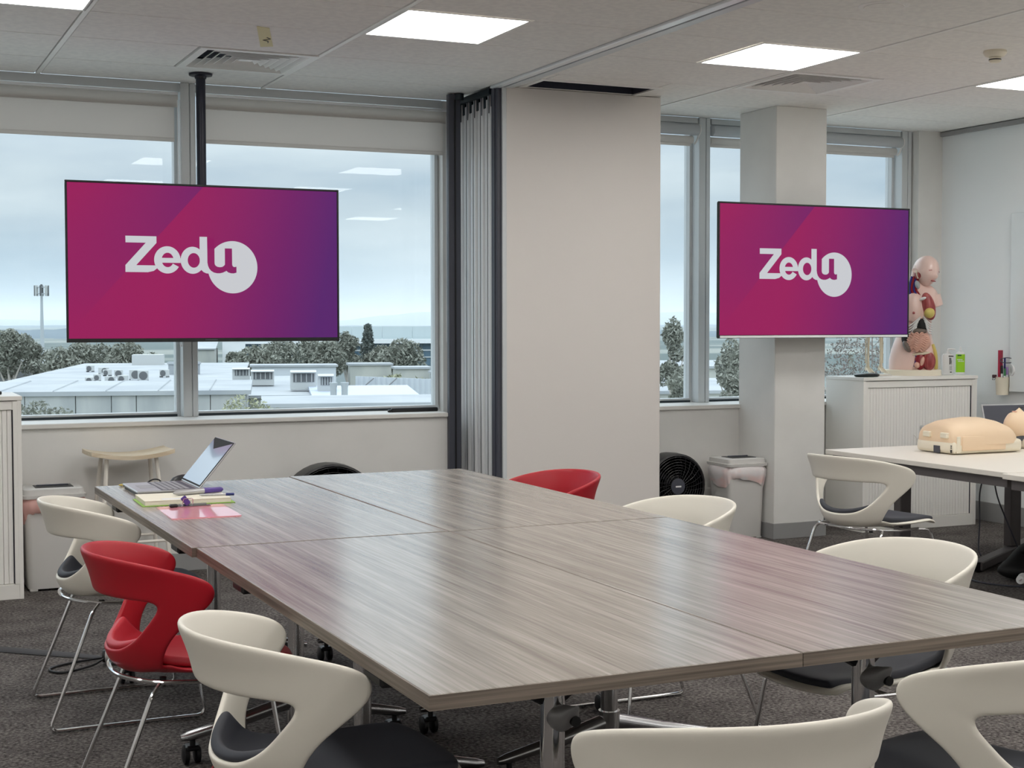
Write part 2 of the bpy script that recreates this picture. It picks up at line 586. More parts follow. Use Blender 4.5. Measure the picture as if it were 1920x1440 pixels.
# window ledge
for k, (a, b) in enumerate(((XL, 3.285), (4.53, XR))):
    s_ = MB().box((a, KY-0.022, 0.815), (b, 8.45, 0.842), 0.004).build('trim_%d' % (k+1), M['sill'], None); s_['kind'] = 'structure'
# column between the windows
pl = B('pillar', M['wall'], None, (5.357, 7.69, 0), (5.745, KY, CE), 0.004); pl['kind'] = 'structure'
# skirting
bb = MB()
bb.box((XL, KY-0.012, 0.0), (3.28, KY, 0.10), 0.002).box((4.54, KY-0.012, 0.0), (5.357, KY, 0.10), 0.002).box((5.745, KY-0.012, 0.0), (XR-0.012, KY, 0.10), 0.002)
bb = bb.build('baseboard_far', M['base'], None); bb['kind'] = 'structure'
bp_ = MB().box((5.347, 7.68, 0), (5.755, 7.69, 0.10), 0.002).box((5.347, 7.69, 0), (5.357, KY-0.012, 0.10), 0.002).box((5.745, 7.69, 0), (5.755, KY-0.012, 0.10), 0.002)
bp_ = bp_.build('baseboard_pillar', M['base'], None); bp_['kind'] = 'structure'
br = B('baseboard_right', M['base'], None, (XR-0.012, YN, 0), (XR, KY-0.0, 0.13), 0.002); br['kind'] = 'structure'
t3 = MB().box((XR-0.03, YN, CE-0.035), (XR, 8.27, CE-0.006)).build('trim_3', M['base'], None); t3['kind'] = 'structure'

# windows -----------------------------------------------------------
mull = [-1.61, 0.10, 1.8025, 3.51, 5.24, 6.93]
for k in range(len(mull)-1):
    x0, x1 = mull[k]+0.0425, mull[k+1]-0.0425
    if k == 3: x0 = 4.53
    if k == 2: x1 = 3.36
    wroot = struct('window_%d' % (k+1))
    f = MB()
    f.box((x0, 8.36, CE-0.05), (x1, 8.50, CE)).box((x0, 8.42, 0.842), (x1, 8.50, 0.868)).box((x0, 8.43, 0.868), (x0+0.02, 8.50, CE-0.05)).box((x1-0.02, 8.43, 0.868), (x1, 8.50, CE-0.05))
    f.build('frame', M['alu'], wroot, angle=0)
    MB().box((x0+0.02, 8.412, 0.842), (x1-0.02, 8.42, 0.856)).build('gasket', M['gasket'], wroot, angle=0)
    MB().box((x0+0.02, 8.465, 0.868), (x1-0.02, 8.471, CE-0.05)).build('pane', M['glass'], wroot, angle=0)
    if k != 2:
        mu = MB()
        xm = mull[k+1]
        mu.box((xm-0.0425, WY, 0.842), (xm+0.008, 8.50, CE), 0.003).box((xm+0.012, WY, 0.842), (xm+0.0425, 8.50, CE), 0.003).box((xm+0.008, WY+0.01, 0.842), (xm+0.012, 8.50, CE))
        mu.build('mullion', M['alu'], wroot)

# ceiling -----------------------------------------------------------
slab = MB()
slab.box((XL, YN, 2.79), (XR, 8.55, 2.95))
slab.box((XL, YN, 2.745), (XR, 4.145, 2.79)).box((XL, 4.145, 2.745), (-1.48, 8.36, 2.79))
ceil = slab.build('ceiling', M['ceil'], None, angle=0); ceil['kind'] = 'structure'
bays = [(-1.48, -0.245), (-0.245, 0.99), (0.99, 2.24), (2.24, 3.415), (3.535, 4.71), (4.71, 5.945), (5.945, XR)]
rows = [4.145, 4.76, 5.375, 5.99, 6.605, 7.22, 7.835, 8.355]
RX = (-0.245, 0.99, 2.24, 4.71, 5.945)
def tile(x0, x1, y0, y1):
    g = 0.0035
    gl, gr_ = (0.017 if round(x0, 3) in RX else g), (0.017 if round(x1, 3) in RX else g)
    MB().box((x0+gl, y0+g, CE), (x1-gr_, y1-g, CE+0.022), 0.002).build('ceiling_tile', M['ceil'], ceil)
for bi, (x0, x1) in enumerate(bays):
    for ri in range(len(rows)-1):
        y0, y1 = rows[ri], rows[ri+1]
        if ri == 0 and bi == 0: tile(x0, -1.49, y0, y1) if x0 < -1.5 else tile(-0.87, x1, y0, y1); continue
        if ri in (0, 3) and bi == 1: tile(x0, 0.375, y0, y1); continue
        if ri in (0, 3) and bi == 3: tile(2.86, x1, y0, y1); continue
        if ri in (0, 3) and bi == 4: tile(x0, 4.09, y0, y1); continue
        if ri in (0, 3) and bi == 6: tile(6.56, x1, y0, y1); continue
        if ri == 5 and bi == 2: tile(x0, 1.625, y0, y1); continue
        if ri == 4 and bi == 5: tile(5.325, x1, y0, y1); continue
        if ri == 5 and bi == 4:
            tile(x0, 3.60, y0, y1); tile(4.32, x1, y0, y1); tile(3.60, 4.32, y0, 7.42); tile(3.60, 4.32, 7.68, y1)
            r_ = MB()
            r_.box((3.60, 7.42, 2.785), (4.32, 7.68, 2.79)).box((3.60, 7.675, CE+0.002), (4.32, 7.68, 2.785)).box((3.60, 7.42, CE+0.002), (4.32, 7.425, 2.785)).box((3.60, 7.425, CE+0.002), (3.605, 7.675, 2.785)).box((4.315, 7.425, CE+0.002), (4.32, 7.675, 2.785))
            r_.build('access_recess', M['recess'], ceil, angle=0)
            fr_ = MB()
            fr_.box((3.57, 7.385, CE-0.006), (4.35, 7.42, CE)).box((4.32, 7.42, CE-0.006), (4.35, 7.685, CE)).box((3.57, 7.42, CE-0.006), (3.60, 7.685, CE))
            fr_.build('recess_frame', M['rail'], ceil, angle=0)
            continue
        tile(x0, x1, y0, y1)
for x in (-0.245, 0.99, 2.24, 4.71, 5.945):
    MB().box((x-0.012, 4.145, CE-0.003), (x+0.012, 8.355, CE+0.03)).build('ceiling_rail', M['rail'], ceil, angle=0)
# operable wall track
tk = thing('wall_track', 'aluminium ceiling track with a dark slot leading to the folded partition', 'track', (3.475, 2.0, CE))
MB().box((-0.058, -4.5, -0.012), (-0.010, 5.75, 0.004), 0.002).build('flange', M['alu_light'], tk)
MB().box((0.006, -4.5, -0.012), (0.058, 5.75, 0.004), 0.002).build('flange', M['alu'], tk)
MB().box((-0.010, -4.5, -0.006), (0.006, 5.75, 0.004)).build('slot', M['blackmat'], tk, angle=0)
MB().box((-0.045, 5.80, -0.034), (0.055, 6.36, -0.002)).build('stack_track', M['gasket'], tk, angle=0)

# ceiling lights ------------------------------------------------------
def ceiling_light(loc, label, group=None):
    t = thing('ceiling_light', label, 'ceiling light', loc, 0, 'recessed square LED panels')
    f = MB()
    for a, b in (((-0.305, -0.305), (0.305, -0.288)), ((-0.305, 0.288), (0.305, 0.305)), ((-0.305, -0.288), (-0.288, 0.288)), ((0.288, -0.288), (0.305, 0.288))):
        f.box((a[0], a[1], -0.003), (b[0], b[1], 0.016))
    f.build('frame', M['rail'], t, angle=0)
    MB().box((-0.287, -0.287, 0.0), (0.287, 0.287, 0.012)).build('diffuser', M['panel'], t, angle=0)
    return t
lx = (0.682, 2.552, 4.400, 6.253)
L0 = ceiling_light((lx[1], 6.297, CE), 'square LED ceiling panel beside the partition track, nearest the middle')
dup(L0, (lx[2], 6.297, CE), 0, 'square LED ceiling panel just in front of the louvred vent by the pillar')
dup(L0, (lx[0], 6.297, CE), 0, 'LED ceiling panel cut by the top left corner of the photo')
dup(L0, (lx[3], 6.297, CE), 0, 'LED ceiling panel cut by the right edge near the smoke detector')
for yy_ in (4.452, 2.607, 0.76, -1.09):
    for i, x in enumerate(lx):
        dup(L0, (x, yy_, CE if yy_ > 4 else CE-0.012), 0, 'square LED ceiling panel nearer the camera, seen only as a reflection in the windows')
for yy_ in (4.452, 2.607, 0.76, -1.09):
    dup(L0, (-1.19, yy_, CE-0.012), 0, 'square LED ceiling panel nearer the camera, seen only as a reflection in the windows')

# air vents -------------------------------------------------------------
def vent(loc, label):
    t = thing('ceiling_vent', label, 'air vent', loc, 0, 'square louvred air diffusers')
    f = MB()
    o, i = 0.302, 0.262
    for a, b in (((-o, -o), (o, -i)), ((-o, i), (o, o)), ((-o, -i), (-i, i)), ((i, -i), (o, i))):
        f.box((a[0], a[1], -0.006), (b[0], b[1], 0.012))
    f.build('frame', M['rail'], t, angle=0)
    MB().box((-0.28, -0.28, 0.042), (0.28, 0.28, 0.048)).build('duct', M['recess'], t, angle=0)
    for k in range(6):
        h0 = 0.262 - 0.040*k
        h1 = h0 - 0.042
        vs, fs = [], []
        for h, z in ((h0, -0.004), (h1, 0.034), (h1-0.003, 0.034), (h0-0.004, -0.004)):
            vs += [(-h, -h, z), (h, -h, z), (h, h, z), (-h, h, z)]
        for a in range(4):
            b = (a+1) % 4
            for q in range(4):
                w_ = (q+1) % 4
                fs.append((q*4+a, q*4+b, w_*4+b, w_*4+a))
        MB().add(vs, fs).build('louvre', M['rail'], t, angle=20)
    MB().box((-0.035, -0.035, 0.004), (0.035, 0.035, 0.030)).build('hub', M['rail'], t, angle=0)
    return t
vent((1.932, 7.527, CE), 'square louvred ceiling vent above the left hanging television')
vent((5.018, 6.912, CE), 'square louvred ceiling vent above the white pillar')

t = thing('smoke_detector', 'round cream smoke detector on the ceiling', 'smoke detector', (5.285, 5.70, CE))
MB().lathe([(0.0, -0.0), (0.056, 0.0), (0.058, -0.012), (0.048, -0.026), (0.032, -0.032), (0.0, -0.033)][::-1]).build('body', M['ivory'], t)
MB().lathe([(0.0, -0.060), (0.024, -0.058), (0.03, -0.05), (0.026, -0.033), (0.0, -0.033)]).build('sensor_cap', M['ivory'], t)
MB().lathe([(0.0, -0.047), (0.0305, -0.047), (0.0305, -0.042), (0.0, -0.042)]).build('sensor_slot', M['black'], t)
t = thing('ceiling_speaker', 'round flush ceiling speaker at the top of the photo', 'speaker', (4.10, 5.094, CE))
MB().lathe([(0.0, -0.004), (0.09, -0.005), (0.108, -0.003), (0.11, 0.0), (0.0, 0.0)]).build('rim', M['rail'], t)
MB().lathe([(0.0, -0.0075), (0.086, -0.007), (0.088, -0.004), (0.0, -0.004)]).build('grille', M['ceil'], t)
t = thing('tape_strip', 'strip of yellowed masking tape stuck to a ceiling tile', 'tape', (1.85, 6.85, CE))
MB().add([(-0.10, -0.23, -0.002), (-0.035, -0.21, -0.002), (0.10, 0.22, -0.002), (0.045, 0.25, -0.003), (-0.10, -0.23, -0.0005), (-0.035, -0.21, -0.0005), (0.10, 0.22, -0.0005), (0.045, 0.25, -0.001)],
         [(3, 2, 1, 0), (4, 5, 6, 7), (0, 1, 5, 4), (1, 2, 6, 5), (2, 3, 7, 6), (3, 0, 4, 7)]).build('tape', M['tape'], t, angle=0)
MB().tube([(0.01, 0.0, -0.003), (0.035, 0.03, -0.003), (0.01, 0.07, -0.003), (0.04, 0.09, -0.003), (0.05, 0.13, -0.003)], 0.0025, 5).build('pen_mark', M['ink'], t)

# blinds ------------------------------------------------------------------
def blind(x0, x1, zb, label, group, low):
    xm = (x0+x1)/2
    h = (x1-x0)/2 - 0.012
    t = thing('roller_blind', label, 'blind', (xm, 8.345, 0), 0, group)
    if low:
        MB().box((-h, -0.004, 2.600), (h, 0.012, 2.668), 0.003).build('fascia', M['blind'], t)
        MB().box((-h, -0.010, 2.668), (h, 0.012, 2.684), 0.003).build('pelmet', M['alu_light'], t)
        MB().box((-h+0.015, 0.010, zb+0.02), (h-0.02, 0.013, 2.62)).build('cloth', M['blind'], t, angle=0)
        MB().box((-h+0.015, 0.004, zb), (h-0.02, 0.018, zb+0.022), 0.003).build('hem_bar', M['blind'], t)
        MB().tube(fillet([(h-0.004, -0.004, 2.64), (h-0.004, -0.004, 1.26), (h+0.006, -0.004, 1.24), (h+0.008, -0.004, 1.26), (h+0.008, -0.004, 2.64)], 0.01), 0.0025, 6).build('bead_chain', M['alu_light'], t)
    else:
        MB().box((-h, 0.0, 2.700), (h, 0.014, 2.735)).build('bracket_rail', M['alu'], t, angle=0)
        MB().cyl((-h, -0.004, 2.655), (h, -0.004, 2.655), 0.036, n=24).build('roll', M['blind_white'], t)
        MB().cyl((-h, 0.022, 2.592), (h-0.03, 0.022, 2.592), 0.026, n=20).build('lower_roll', M['blind'], t)
        MB().box((-h, 0.016, zb), (h-0.04, 0.026, zb+0.022), 0.003).build('hem_bar', M['blind'], t)
        MB().tube(fillet([(h+0.004, -0.004, 2.69), (h+0.008, 0.0, 2.62), (h-0.002, 0.012, 2.58), (h-0.015, 0.02, 2.565)], 0.03), 0.007, 8).build('end_bracket', M['rail'], t)
        MB().cyl((h-0.002, -0.004, 2.655), (h+0.004, -0.004, 2.655), 0.039, n=24).build('end_cap', M['rail'], t)
    return t
blind(0.1425, 1.76, 2.405, 'grey roller blind half lowered on the far left window', 'grey blinds on the left windows', True)
blind(-1.5675, 0.0575, 2.405, 'grey roller blind on the window hidden by the left cabinet', 'grey blinds on the left windows', True)
blind(1.845, 3.40, 2.405, 'grey roller blind half lowered between the pole and the partition', 'grey blinds on the left windows', True)
blind(4.55, 5.197, 2.55, 'pale rolled-up blind on the narrow window right of the partition', 'rolled blinds beside the pillar', False)
blind(5.283, 6.887, 2.55, 'pale rolled-up blind on the wide window behind the pillar', 'rolled blinds beside the pillar', False)

# folded operable wall --------------------------------------------------------
def leaf(y, label, front):
    t = thing('partition_panel', label, 'partition panel', (3.48, y, 0), 0, 'stacked operable wall panels')
    MB().box((0.0, 0.004, 0.012), (1.04, 0.096, 2.736), 0.002).build('panel_core', M['panelwall'], t)
    e = MB()
    if front:
        MB().box((-0.012, -0.0005, 0.012), (0.014, 0.016, 2.732), 0.002).build('edge_trim', M['alu'], t)
        MB().box((-0.040, 0.018, 0.012), (-0.001, 0.100, 2.735), 0.006).box((-0.046, 0.040, 0.012), (-0.040, 0.060, 2.735)).build('edge_gasket', M['darkpost'], t)
        return t
    e.box((-0.016, 0.004, 0.012), (-0.001, 0.030, 2.69), 0.004).box((-0.028, 0.042, 0.012), (-0.001, 0.066, 2.71), 0.006).box((-0.016, 0.074, 0.012), (-0.001, 0.094, 2.72), 0.003)
    e.build('edge_profile', M['alu_light'], t)
    MB().box((-0.008, 0.030, 0.012), (-0.001, 0.042, 2.69)).build('edge_groove', M['alu'], t, angle=0)
    MB().box((-0.014, 0.095, 0.012), (-0.001, 0.104, 2.69)).build('gasket', M['gasket'], t, angle=0)
    MB().box((-0.02, 0.012, 2.64), (-0.001, 0.040, 2.736)).box((-0.03, 0.040, 2.60), (-0.0285, 0.050, 2.736)).build('hanger', M['gasket'], t, angle=0)
    return t
leaf(7.69, 'wide beige partition panel facing the room', True)
words = ['first', 'second', 'third', 'fourth', 'fifth']
for k in range(5):
    leaf(7.80+0.106*k, 'aluminium panel edge, %s behind the wide beige partition panel' % words[k], False)
t = thing('partition_post', 'dark grey jamb post between left window and stacked panels', 'post', (3.285, 8.06, 0))
MB().box((0, 0.0, 0.0), (0.078, 0.038, 2.735), 0.004).build('post', M['darkpost'], t)
MB().box((0.036, -0.006, 0.0), (0.044, 0.0, 2.70)).build('post_rib', M['black'], t, angle=0)
MB().cyl((0.07, 0.01, 2.70), (0.07, 0.01, 2.738), 0.03, n=14).build('pivot', M['gasket'], t)

# televisions -------------------------------------------------------------------
def arcpts(cx, cy, rx, ry, a0, a1, n):
    return [(cx+rx*math.cos(rad(a0+(a1-a0)*k/n)), cy-ry*math.sin(rad(a0+(a1-a0)*k/n))) for k in range(n+1)]
def logo_shapes():
    white, cut = [], []
    white.append([(118, 120), (507, 120), (507, 204), (250, 490), (490, 490), (512, 527), (470, 560), (395, 578), (115, 578), (115, 490), (372, 204), (120, 204)])
    def ring(cx, cy, ro, ri, icx, icy, a0, a1, n):
        o = arcpts(cx, cy, ro[0], ro[1], a0, a1, n)
        i = arcpts(icx, icy, ri[0], ri[1], a0, a1, n)
        for k in range(n):
            white.append([o[k], o[k+1], i[k+1], i[k]])
    ring(643, 417, (168, 174), (76, 92), 646, 418, 0, 330, 44)
    white.append([(562, 392), (812, 392), (812, 454), (562, 454)])
    ring(967, 417, (155, 174), (78, 94), 981, 418, 0, 360, 48)
    white.append([(1058, 112), (1155, 112), (1158, 442), (1172, 500), (1210, 570), (1180, 586), (1140, 582), (1105, 566), (1080, 542), (1058, 480)])
    white.append(arcpts(1488, 499, 328, 340, 0, 360, 72)[:-1])
    cut.append([(1157, 130), (1250, 130), (1250, 250), (1300, 130), (1157, 130)][:2] + [(1250, 445), (1157, 445)])
    cut.append([(1157, 442), (1250, 442), (1253, 466), (1265, 484), (1290, 497), (1320, 501), (1350, 497), (1374, 482), (1386, 464), (1388, 442), (1388, 560), (1400, 548), (1360, 570), (1320, 580), (1280, 580), (1240, 571), (1205, 550), (1180, 520), (1165, 485)])
    cut.append([(1386, 256), (1480, 256), (1481, 466), (1488, 486), (1506, 497), (1537, 491), (1537, 569), (1500, 579), (1465, 578), (1430, 568), (1400, 545), (1386, 552)])
    cut.append([(1157, 120), (1330, 120), (1250, 262), (1157, 262)])
    return white, cut
def logo_mesh(polys, sc, y0, y1):
    # logo drawing units: centre (960, 480)
    m = MB()
    for p in polys:
        q = [((x-964)*sc, (496-y)*sc) for x, y in p]
        n = len(q)
        vs = [(x, y0, z) for x, z in q] + [(x, y1, z) for x, z in q]
        fs = [list(range(n)), list(range(n, 2*n))[::-1]] + [(k, (k+1) % n, n+(k+1) % n, n+k) for k in range(n)]
        m.add(vs, fs)
    return m
def television(loc, label, strip):
    t = thing('television', label, 'television', loc, 0, 'hanging widescreen televisions')
    W, H = 1.448/2, 0.826/2
    MB().box((-W+0.003, 0.0, -H+0.003), (W-0.003, 0.014, H-0.003), 0.003).box((-W*0.7, 0.012, -H*0.75), (W*0.7, 0.065, H*0.55), 0.008).build('back_shell', M['black'], t)
    b = MB()
    bz = 0.011
    b.box((-W, -0.012, -H), (W, 0.001, -H+0.02), 0.001).box((-W, -0.012, H-bz), (W, 0.001, H), 0.002).box((-W, -0.012, -H+0.02), (-W+bz, 0.001, H-bz), 0.002).box((W-bz, -0.012, -H+0.02), (W, 0.001, H-bz), 0.002)
    b.build('bezel', M['black'], t)
    MB().box((-W+bz, -0.009, -H+0.02), (W-bz, -0.001, H-bz)).build('screen', M['screen'], t, angle=0)
    wh, cu = logo_shapes()
    sc = 0.000408
    ox, oz = -0.04, 0.01
    a = logo_mesh(wh, sc, -0.0096, -0.009)
    c = logo_mesh(cu, sc, -0.0102, -0.0096)
    for m in (a, c):
        m.v = [V((p.x+LOGO_DX, p.y, p.z+LOGO_DZ)) for p in m.v]
    a.build('logo', M['logo'], t, angle=0)
    c.build('logo_letter_u', M['screen'], t, angle=0)
    if strip:
        MB().box((-W+0.012, -0.016, -H+0.002), (W-0.012, -0.012, -H+0.016), 0.001).build('silver_strip', M['alu_light'], t)
    else:
        MB().box((-0.016, -0.0125, -H+0.007), (0.05, -0.012, -H+0.013)).build('maker_mark', M['darkpost'], t, angle=0)
    return t
LOGO_DX, LOGO_DZ = -0.080, -0.0165
television((1.758, 7.70, 1.693), 'television with magenta picture hanging from the black ceiling pole', False)
t = thing('television_pole', 'black ceiling pole holding the left television', 'pole mount', (1.80, 8.00, 0))
MB().cyl((0, 0, 1.62), (0, 0, CE), 0.026, n=24).build('pole', M['blackmetal'], t)
MB().lathe([(0.0, CE-0.03), (0.03, CE-0.03), (0.034, CE-0.016), (0.062, CE-0.013), (0.064, CE-0.002), (0.0, CE-0.002)]).build('flange', M['blackmetal'], t)
MB().box((-0.25, -0.228, 1.50), (0.25, -0.20, 1.88), 0.004).box((-0.05, -0.20, 1.62), (0.05, 0.0, 1.76), 0.004).build('bracket', M['blackmetal'], t)
television((5.527, 7.50, 1.695), 'television with magenta picture mounted on the white pillar', True)
t = thing('television_bracket', 'black wall arm behind the right television on the pillar', 'bracket', (5.55, 7.69, 1.72))
MB().box((-0.12, -0.016, -0.2), (0.12, 0.0, 0.2), 0.003).box((-0.04, -0.10, -0.05), (0.04, -0.014, 0.05), 0.004).box((-0.22, -0.122, -0.19), (0.22, -0.10, 0.15), 0.003).build('bracket', M['blackmetal'], t)

# ------------------------------------------------------------------ meeting tables
def castor(m_fork, m_wheel, x, y, top):
    m_fork.cyl((x, y, top-0.03), (x, y, top), 0.009, n=10)
    m_fork.box((x-0.022, y-0.012, top-0.045), (x+0.022, y+0.03, top-0.028), 0.005)
    for s in (-1, 1):
        m_wheel.tube([(x+s*0.008, y+0.018, 0.030), (x+s*0.012, y+0.018, 0.030), (x+s*0.024, y+0.018, 0.030), (x+s*0.028, y+0.018, 0.030)], [0.022, 0.030, 0.030, 0.020], 18)
def table(loc, rz, W, L, label):
    t = thing('meeting_table', label, 'table', loc, rz, 'four flip-top tables pushed together')
    zt, th = 0.73, 0.028
    tp = MB().box((-W/2+0.002, -L/2+0.002, zt-th), (W/2-0.002, L/2-0.002, zt), 0.002).build('tabletop', M['wood'], t, angle=0)
    e = MB()
    for a, b in (((-W/2, -L/2), (W/2, -L/2+0.002)), ((-W/2, L/2-0.002), (W/2, L/2)), ((-W/2, -L/2+0.002), (-W/2+0.002, L/2-0.002)), ((W/2-0.002, -L/2+0.002), (W/2, L/2-0.002))):
        e.box((a[0], a[1], zt-th), (b[0], b[1], zt-0.0008))
    e.build('edge_band', M['woodedge'], t, angle=0)
    MB().box((-0.03, -L/2+0.33, 0.655), (0.03, L/2-0.33, 0.69), 0.006).build('beam', M['steel'], t)
    for s in (-1, 1):
        y = s*(L/2-0.315)
        MB().cyl((0, y, 0.11), (0, y, 0.70), 0.026, n=24).cyl((0, y, 0.10), (0, y, 0.20), 0.033, n=24).build('column', M['chrome'], t)
        k = MB()
        k.loft([(-0.034, 0, -0.03, 0.006, 0.006), (-0.022, 0, -0.012, 0.020, 0.020), (0.0, 0, 0, 0.028, 0.028), (0.022, 0, 0.002, 0.026, 0.026), (0.030, 0, 0.002, 0.020, 0.020)], 20, T=Tr(0.006, y-0.036, 0.575) @ Rx(rad(-90)) @ Rz(0.5))
        k.build('tilt_knob', M['knob'], t)
        MB().cyl((0.020, y-0.060, 0.574), (0.020, y-0.069, 0.574), 0.011, n=16).build('knob_hole', M['black'], t)
        br = MB()
        for q in (-1, 1):
            br.tube([(0, y, 0.60), (q*0.10, y+s*-0.02, 0.655), (q*0.30, y+s*-0.04, 0.690)], [0.016, 0.014, 0.010], 8)
        br.build('top_bracket', M['black'], t)
        for q in (-1, 1):
            MB().tube([(q*0.02, y, 0.165), (q*0.18, y, 0.125), (q*0.345, y, 0.092), (q*0.372, y, 0.088)], [0.024, 0.021, 0.016, 0.010], 12).build('foot', M['steel'], t)
            ca, cw = MB(), MB()
            castor(ca, cw, q*0.335, y, 0.09)
            c_ = ca.build('castor', M['black'], t)
            cw.build('wheel', M['black'], c_)
    for q in (-1, 1):
        for s in (-0.6, -0.25, 0.25, 0.6):
            pass
    MB().box((-W/2+0.006, 0.42, 0.678), (-W/2+0.05, 0.52, 0.702), 0.006).build('edge_clip', M['black'], t)
    MB().box((-W/2+0.006, -0.65, 0.678), (-W/2+0.05, -0.55, 0.702), 0.006).build('edge_clip', M['black'], t)
    return t
table((1.311, 3.268, 0), 0, 0.788, 1.842, 'near left meeting table, front corner closest to the camera')
table((2.101, 3.268, 0), 0, 0.788, 1.842, 'near right meeting table, far side lined with cream chairs')
table((1.302, 5.072, 0), rad(0.2), 0.80, 1.752, 'far left meeting table carrying the open laptop')
table((2.101, 5.090, 0), rad(-0.0), 0.79, 1.79, 'far right meeting table in front of the folded partition')

# ------------------------------------------------------------------ shell chairs
def back_pt(th, z, d=0.0):
    yr = np.interp(z, [.40, .43, .46, .52, .60, .645, .70, .765], [-.150, -.198, -.226, -.244, -.255, -.262, -.276, -.302])
    a = np.interp(z, [.43, .50, .60, .645, .70, .765], [.212, .240, .262, .268, .276, .288])
    b = 0.268
    c, s = math.cos(rad(th)), math.sin(rad(th))
    return V(((a-d)*s, yr + d*c + (b)*(1-c), z))
OUT = [(0, .765), (20, .763), (40, .758), (58, .746), (74, .728), (85, .711), (91, .692), (92.5, .668), (90, .642), (83, .614), (74, .584), (66, .552), (60, .515), (56, .482), (53, .455), (38, .440), (25, .436), (12, .434), (0, .433)]
INN = [(0, .645), (14, .645), (28, .645), (40, .644), (49, .643), (54, .641), (57, .634), (57.5, .624), (56, .610), (53, .593), (49.5, .575), (46, .557), (42, .540), (37.5, .525), (32, .512), (24, .498), (16, .493), (8, .490), (0, .490)]
UI = [53, 38, 25, 12, 0, -12, -25, -38, -53]
def seat_pt(u, f, x0, y0, z0):
    fx = 0.282 - 0.05*abs(u)**3
    k = min(1.0, f*1.6)
    k = k*k*(3-2*k)
    x = x0*(1-k) + u*(0.212 - 0.012*max(0, f-0.8)/0.2*abs(u))*k
    y = y0 + (fx-y0)*f
    zc = np.interp(f, [0, .12, .3, .6, .85, .95, 1.0], [z0, .427, .424, .432, .440, .436, .422])
    return V((x, y, zc + 0.022*u*u*(1-f*0.75)))
def shell_bm():
    bm = bmesh.new()
    ring = []
    outl = [(t, z) for t, z in OUT] + [(-t, z) for t, z in OUT[-2:0:-1]]
    innl = [(t, z) for t, z in INN] + [(-t, z) for t, z in INN[-2:0:-1]]
    n = len(outl)
    L = 5
    lay = []
    for l in range(L+1):
        f = l/L
        lay.append([bm.verts.new(back_pt(a[0]*(1-f)+b[0]*f, a[1]*(1-f)+b[1]*f)) for a, b in zip(innl, outl)])
    for l in range(L):
        for k in range(n):
            j = (k+1) % n
            bm.faces.new((lay[l][k], lay[l][j], lay[l+1][j], lay[l+1][k]))
    prev = [lay[L][14+i] for i in range(9)]           # the bottom edge of the back joins the seat
    base_ = [(v.co.x, v.co.y, v.co.z) for v in prev]
    for f in (0.07, 0.15, 0.28, 0.42, 0.56, 0.70, 0.83, 0.93, 1.0):
        row = []
        for i, th in enumerate(UI):
            row.append(bm.verts.new(seat_pt(th/53, f, *base_[i])))
        for i in range(8):
            bm.faces.new((prev[i], prev[i+1], row[i+1], row[i]))
        prev = row
    bmesh.ops.recalc_face_normals(bm, faces=bm.faces)
    return bm
def pad_bm():
    bm = bmesh.new()
    us = [0.86, 0.74, 0.5, 0.25, 0, -0.25, -0.5, -0.74, -0.86]
    prev = None
    rows_ = []
    for z in (0.505, 0.494, 0.483, 0.474):
        rows_.append([back_pt(u*np.interp(z, [.47, .505], [56, 50]), z + np.interp(z, [.47, .505], [0.010, 0.050])*abs(u)**2.2, 0.010) + V((0, 0.018*np.interp(z, [.47, .505], [1, 0]), 0)) for u in us])
    for f in (0.06, 0.14, 0.26, 0.4, 0.54, 0.68, 0.82, 0.93, 0.965):
        r = []
        for u in us:
            b0 = back_pt(u*55, 0.440)
            p = seat_pt(u, f, b0.x, b0.y, 0.434)
            r.append(V((p.x, p.y, p.z + 0.008 + 0.022*max(0, 1-f*1.5))))
        rows_.append(r)
    for r in rows_:
        row = [bm.verts.new(p) for p in r]
        if prev:
            for i in range(8):
                bm.faces.new((prev[i], prev[i+1], row[i+1], row[i]))
        prev = row
    bmesh.ops.recalc_face_normals(bm, faces=bm.faces)
    return bm
def shell_obj(name, bm, m, parent, thick, off, lv):
    me = bpy.data.meshes.new(name)
    bm.to_mesh(me)
    bm.free()
    me.materials.append(m)
    o = bpy.data.objects.new(name, me)
    C.objects.link(o)
    s = o.modifiers.new('s', 'SOLIDIFY')
    s.thickness = thick
    s.offset = off
    ss = o.modifiers.new('u', 'SUBSURF')
    ss.levels = lv
    ss.render_levels = lv
    bake(o)
    o.parent = parent
    return o
